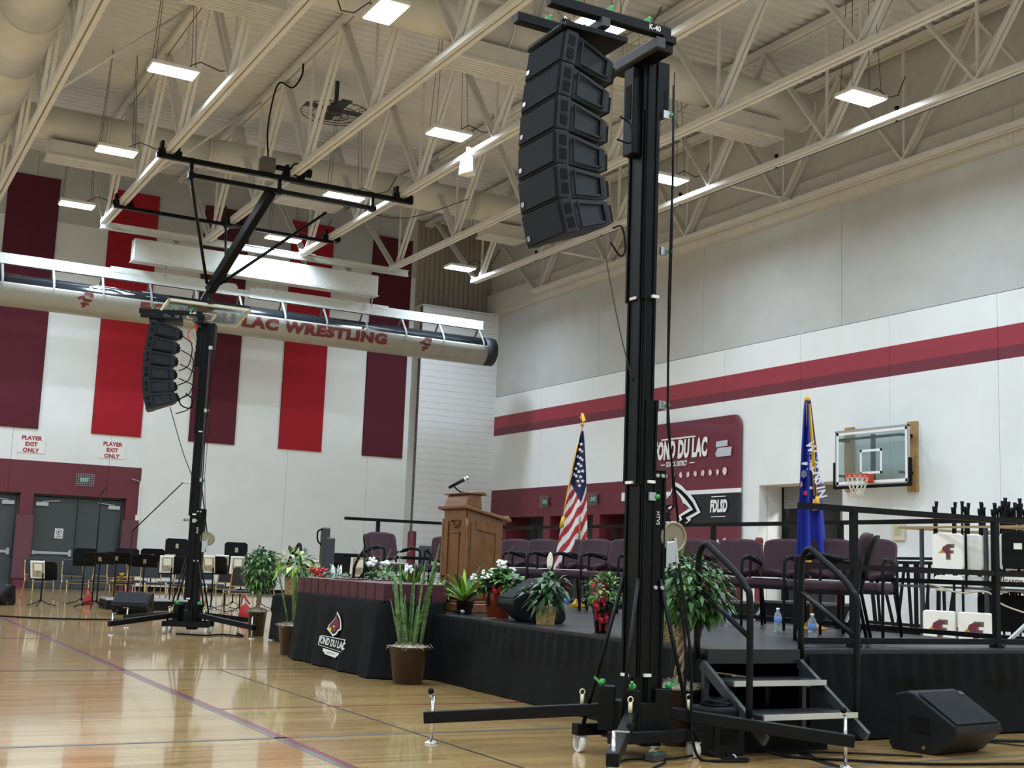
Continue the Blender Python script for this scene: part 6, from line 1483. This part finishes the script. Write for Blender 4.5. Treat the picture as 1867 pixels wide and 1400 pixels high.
for i, (px, X_, l) in enumerate(((1712, 14.9, 'white folded chair with bird emblem, left one of the low pair'), (1762, 14.9, 'white folded chair with bird emblem, right one of the low pair'))):
    cc_ = thing('folded_chair', l, 'folding chair', (0, 0, 0), RZ, 'folded chairs hanging on the racks')
    pad_mb(.5, .56, .08, .05).xf(Matrix.Translation((0, 0, .42))).build('seat', SEATW, cc_, bevel=.015); emb(cc_, (0, 0), .3, .42)
    for s in (-1, 1): MB().bar((s*.2, .1, .03), (s*.2, .1, 1.1), .03).build('leg', BLKM, cc_)
    q = rackpos(px, 1145, X_); cc_.location = (X_+.12*i, q.y-.05*i, -.03)
for k in range(5):
    q = rackpos(1812+k*12, 1145, 16.0); t = dup(cd3, (16.0+.04*k, q.y, 1.0), RZ+.1, 'folded chair number %s on the lower rack tier at the right' % ['one', 'two', 'three', 'four', 'five'][k])
rk = thing('chair_rack', 'two tier steel chair rack behind the stage at the right', 'rack', (15.2, 13.9, 0))
for z in (1.93, 1.02, .14):
    for yy in (-2.6, -1.3, .5): MB().bar((-.1, yy, z), (2.4, yy+.1, z), .035).build('rack_rail', TAN if z > 1.5 else DKGREY, rk)
    MB().bar((-.1, -2.7, z), (-.1, .55, z), .035).bar((1.4, -2.7, z), (1.4, .55, z), .035).build('rack_rail', TAN if z > 1.5 else DKGREY, rk)
for x_ in (.2, 1.7):
    for y_ in (-2.4, -.9, .35): MB().bar((x_, y_, .1), (x_, y_, 1.93), .05, up=(0, 1, 0)).build('rack_post', DKGREY if y_ > -2 else TAN, rk)
for x_ in (0, 1.7):
    for y_ in (-2.4, .35): MB().cyl((x_-.02, y_, .06), (x_+.02, y_, .06), .06).build('wheel', DKGREY, rk)
cable([(14.7, 14.1, 1.0), (14.7, 13.9, 1.12), (14.7, 13.4, 1.05), (14.7, 12.9, .95), (14.7, 12.4, .98), (14.7, 12.1, .8), (14.7, 11.2, .6)], .012, 'pale cable strung along the chair rack', mat('cable_tan', '#a39c86', .5))
tr = thing('table_rack', 'black cart of upright folded table frames against the right wall', 'rack', (17.9, 17.2, 0))
q0, q1 = at(1583, 1025, 0, 17.9), at(1700, 1025, 0, 17.9); ya_, yb_ = q0.y-17.2, q1.y-17.2
for z, w_ in ((1.43, .06), (1.0, .04), (.28, .06)): MB().bar((0, ya_, z), (0, yb_-.8, z), w_).build('rack_rail', BLK, tr)
MB().bar((-.1, ya_+.1, 1.5), (.3, yb_, 1.52), .05).build('rack_rail', BLK, tr)
Rk = random.Random(3)
for k in range(13):
    y_ = ya_+(yb_-.6-ya_)*(k+.5)/13; s = Rk.uniform(-.12, .12)
    MB().bar((Rk.uniform(-.1, .2), y_+s, .1), (Rk.uniform(-.1, .2), y_-s, 1.42), .07 if k % 3 == 0 else .045, .04, up=(0, 1, 0)).build('upright_frame', BLK, tr)
for k in range(3): MB().cyl((0, ya_-.2-k*.9, .05), (.05, ya_-.2-k*.9, .05), .05).build('wheel', DKGREY, tr)
# dark equipment between stage and wall
for i, (x, y, sx_, sy_, h_, l) in enumerate(((10.4, 12.9, .7, .6, .75, 'black equipment trunk behind the stage chairs, left of the blue flag'), (10.3, 11.3, .6, .8, .8, 'black equipment trunk behind the stage chairs under the blue flag'), (10.9, 16.6, .8, .6, .62, 'black equipment trunk behind the left row of stage chairs'))):
    t = thing('equipment_trunk', l, 'equipment case', (x, y, 0), .3); MB().box((0, 0, h_/2+.05), (sx_, sy_, h_-.1)).build('trunk_body', BLKM, t, bevel=.01)
    MB().box((0, 0, h_-.01), (sx_+.02, sy_+.02, .03)).box((0, 0, .06), (sx_+.02, sy_+.02, .03)).build('metal_edging', DKGREY, t)
    for a in (-1, 1): MB().cyl((a*sx_*.4, -sy_*.4, .03), (a*sx_*.4+.02, -sy_*.4, .03), .03).cyl((a*sx_*.4, sy_*.4, .03), (a*sx_*.4+.02, sy_*.4, .03), .03).build('caster', DKGREY, t)
    MB().bar((-sx_*.5, -sy_*.55, h_*.2), (sx_*.4, -sy_*.55, h_*.9), .03).build('folded_leg', ALU, t)
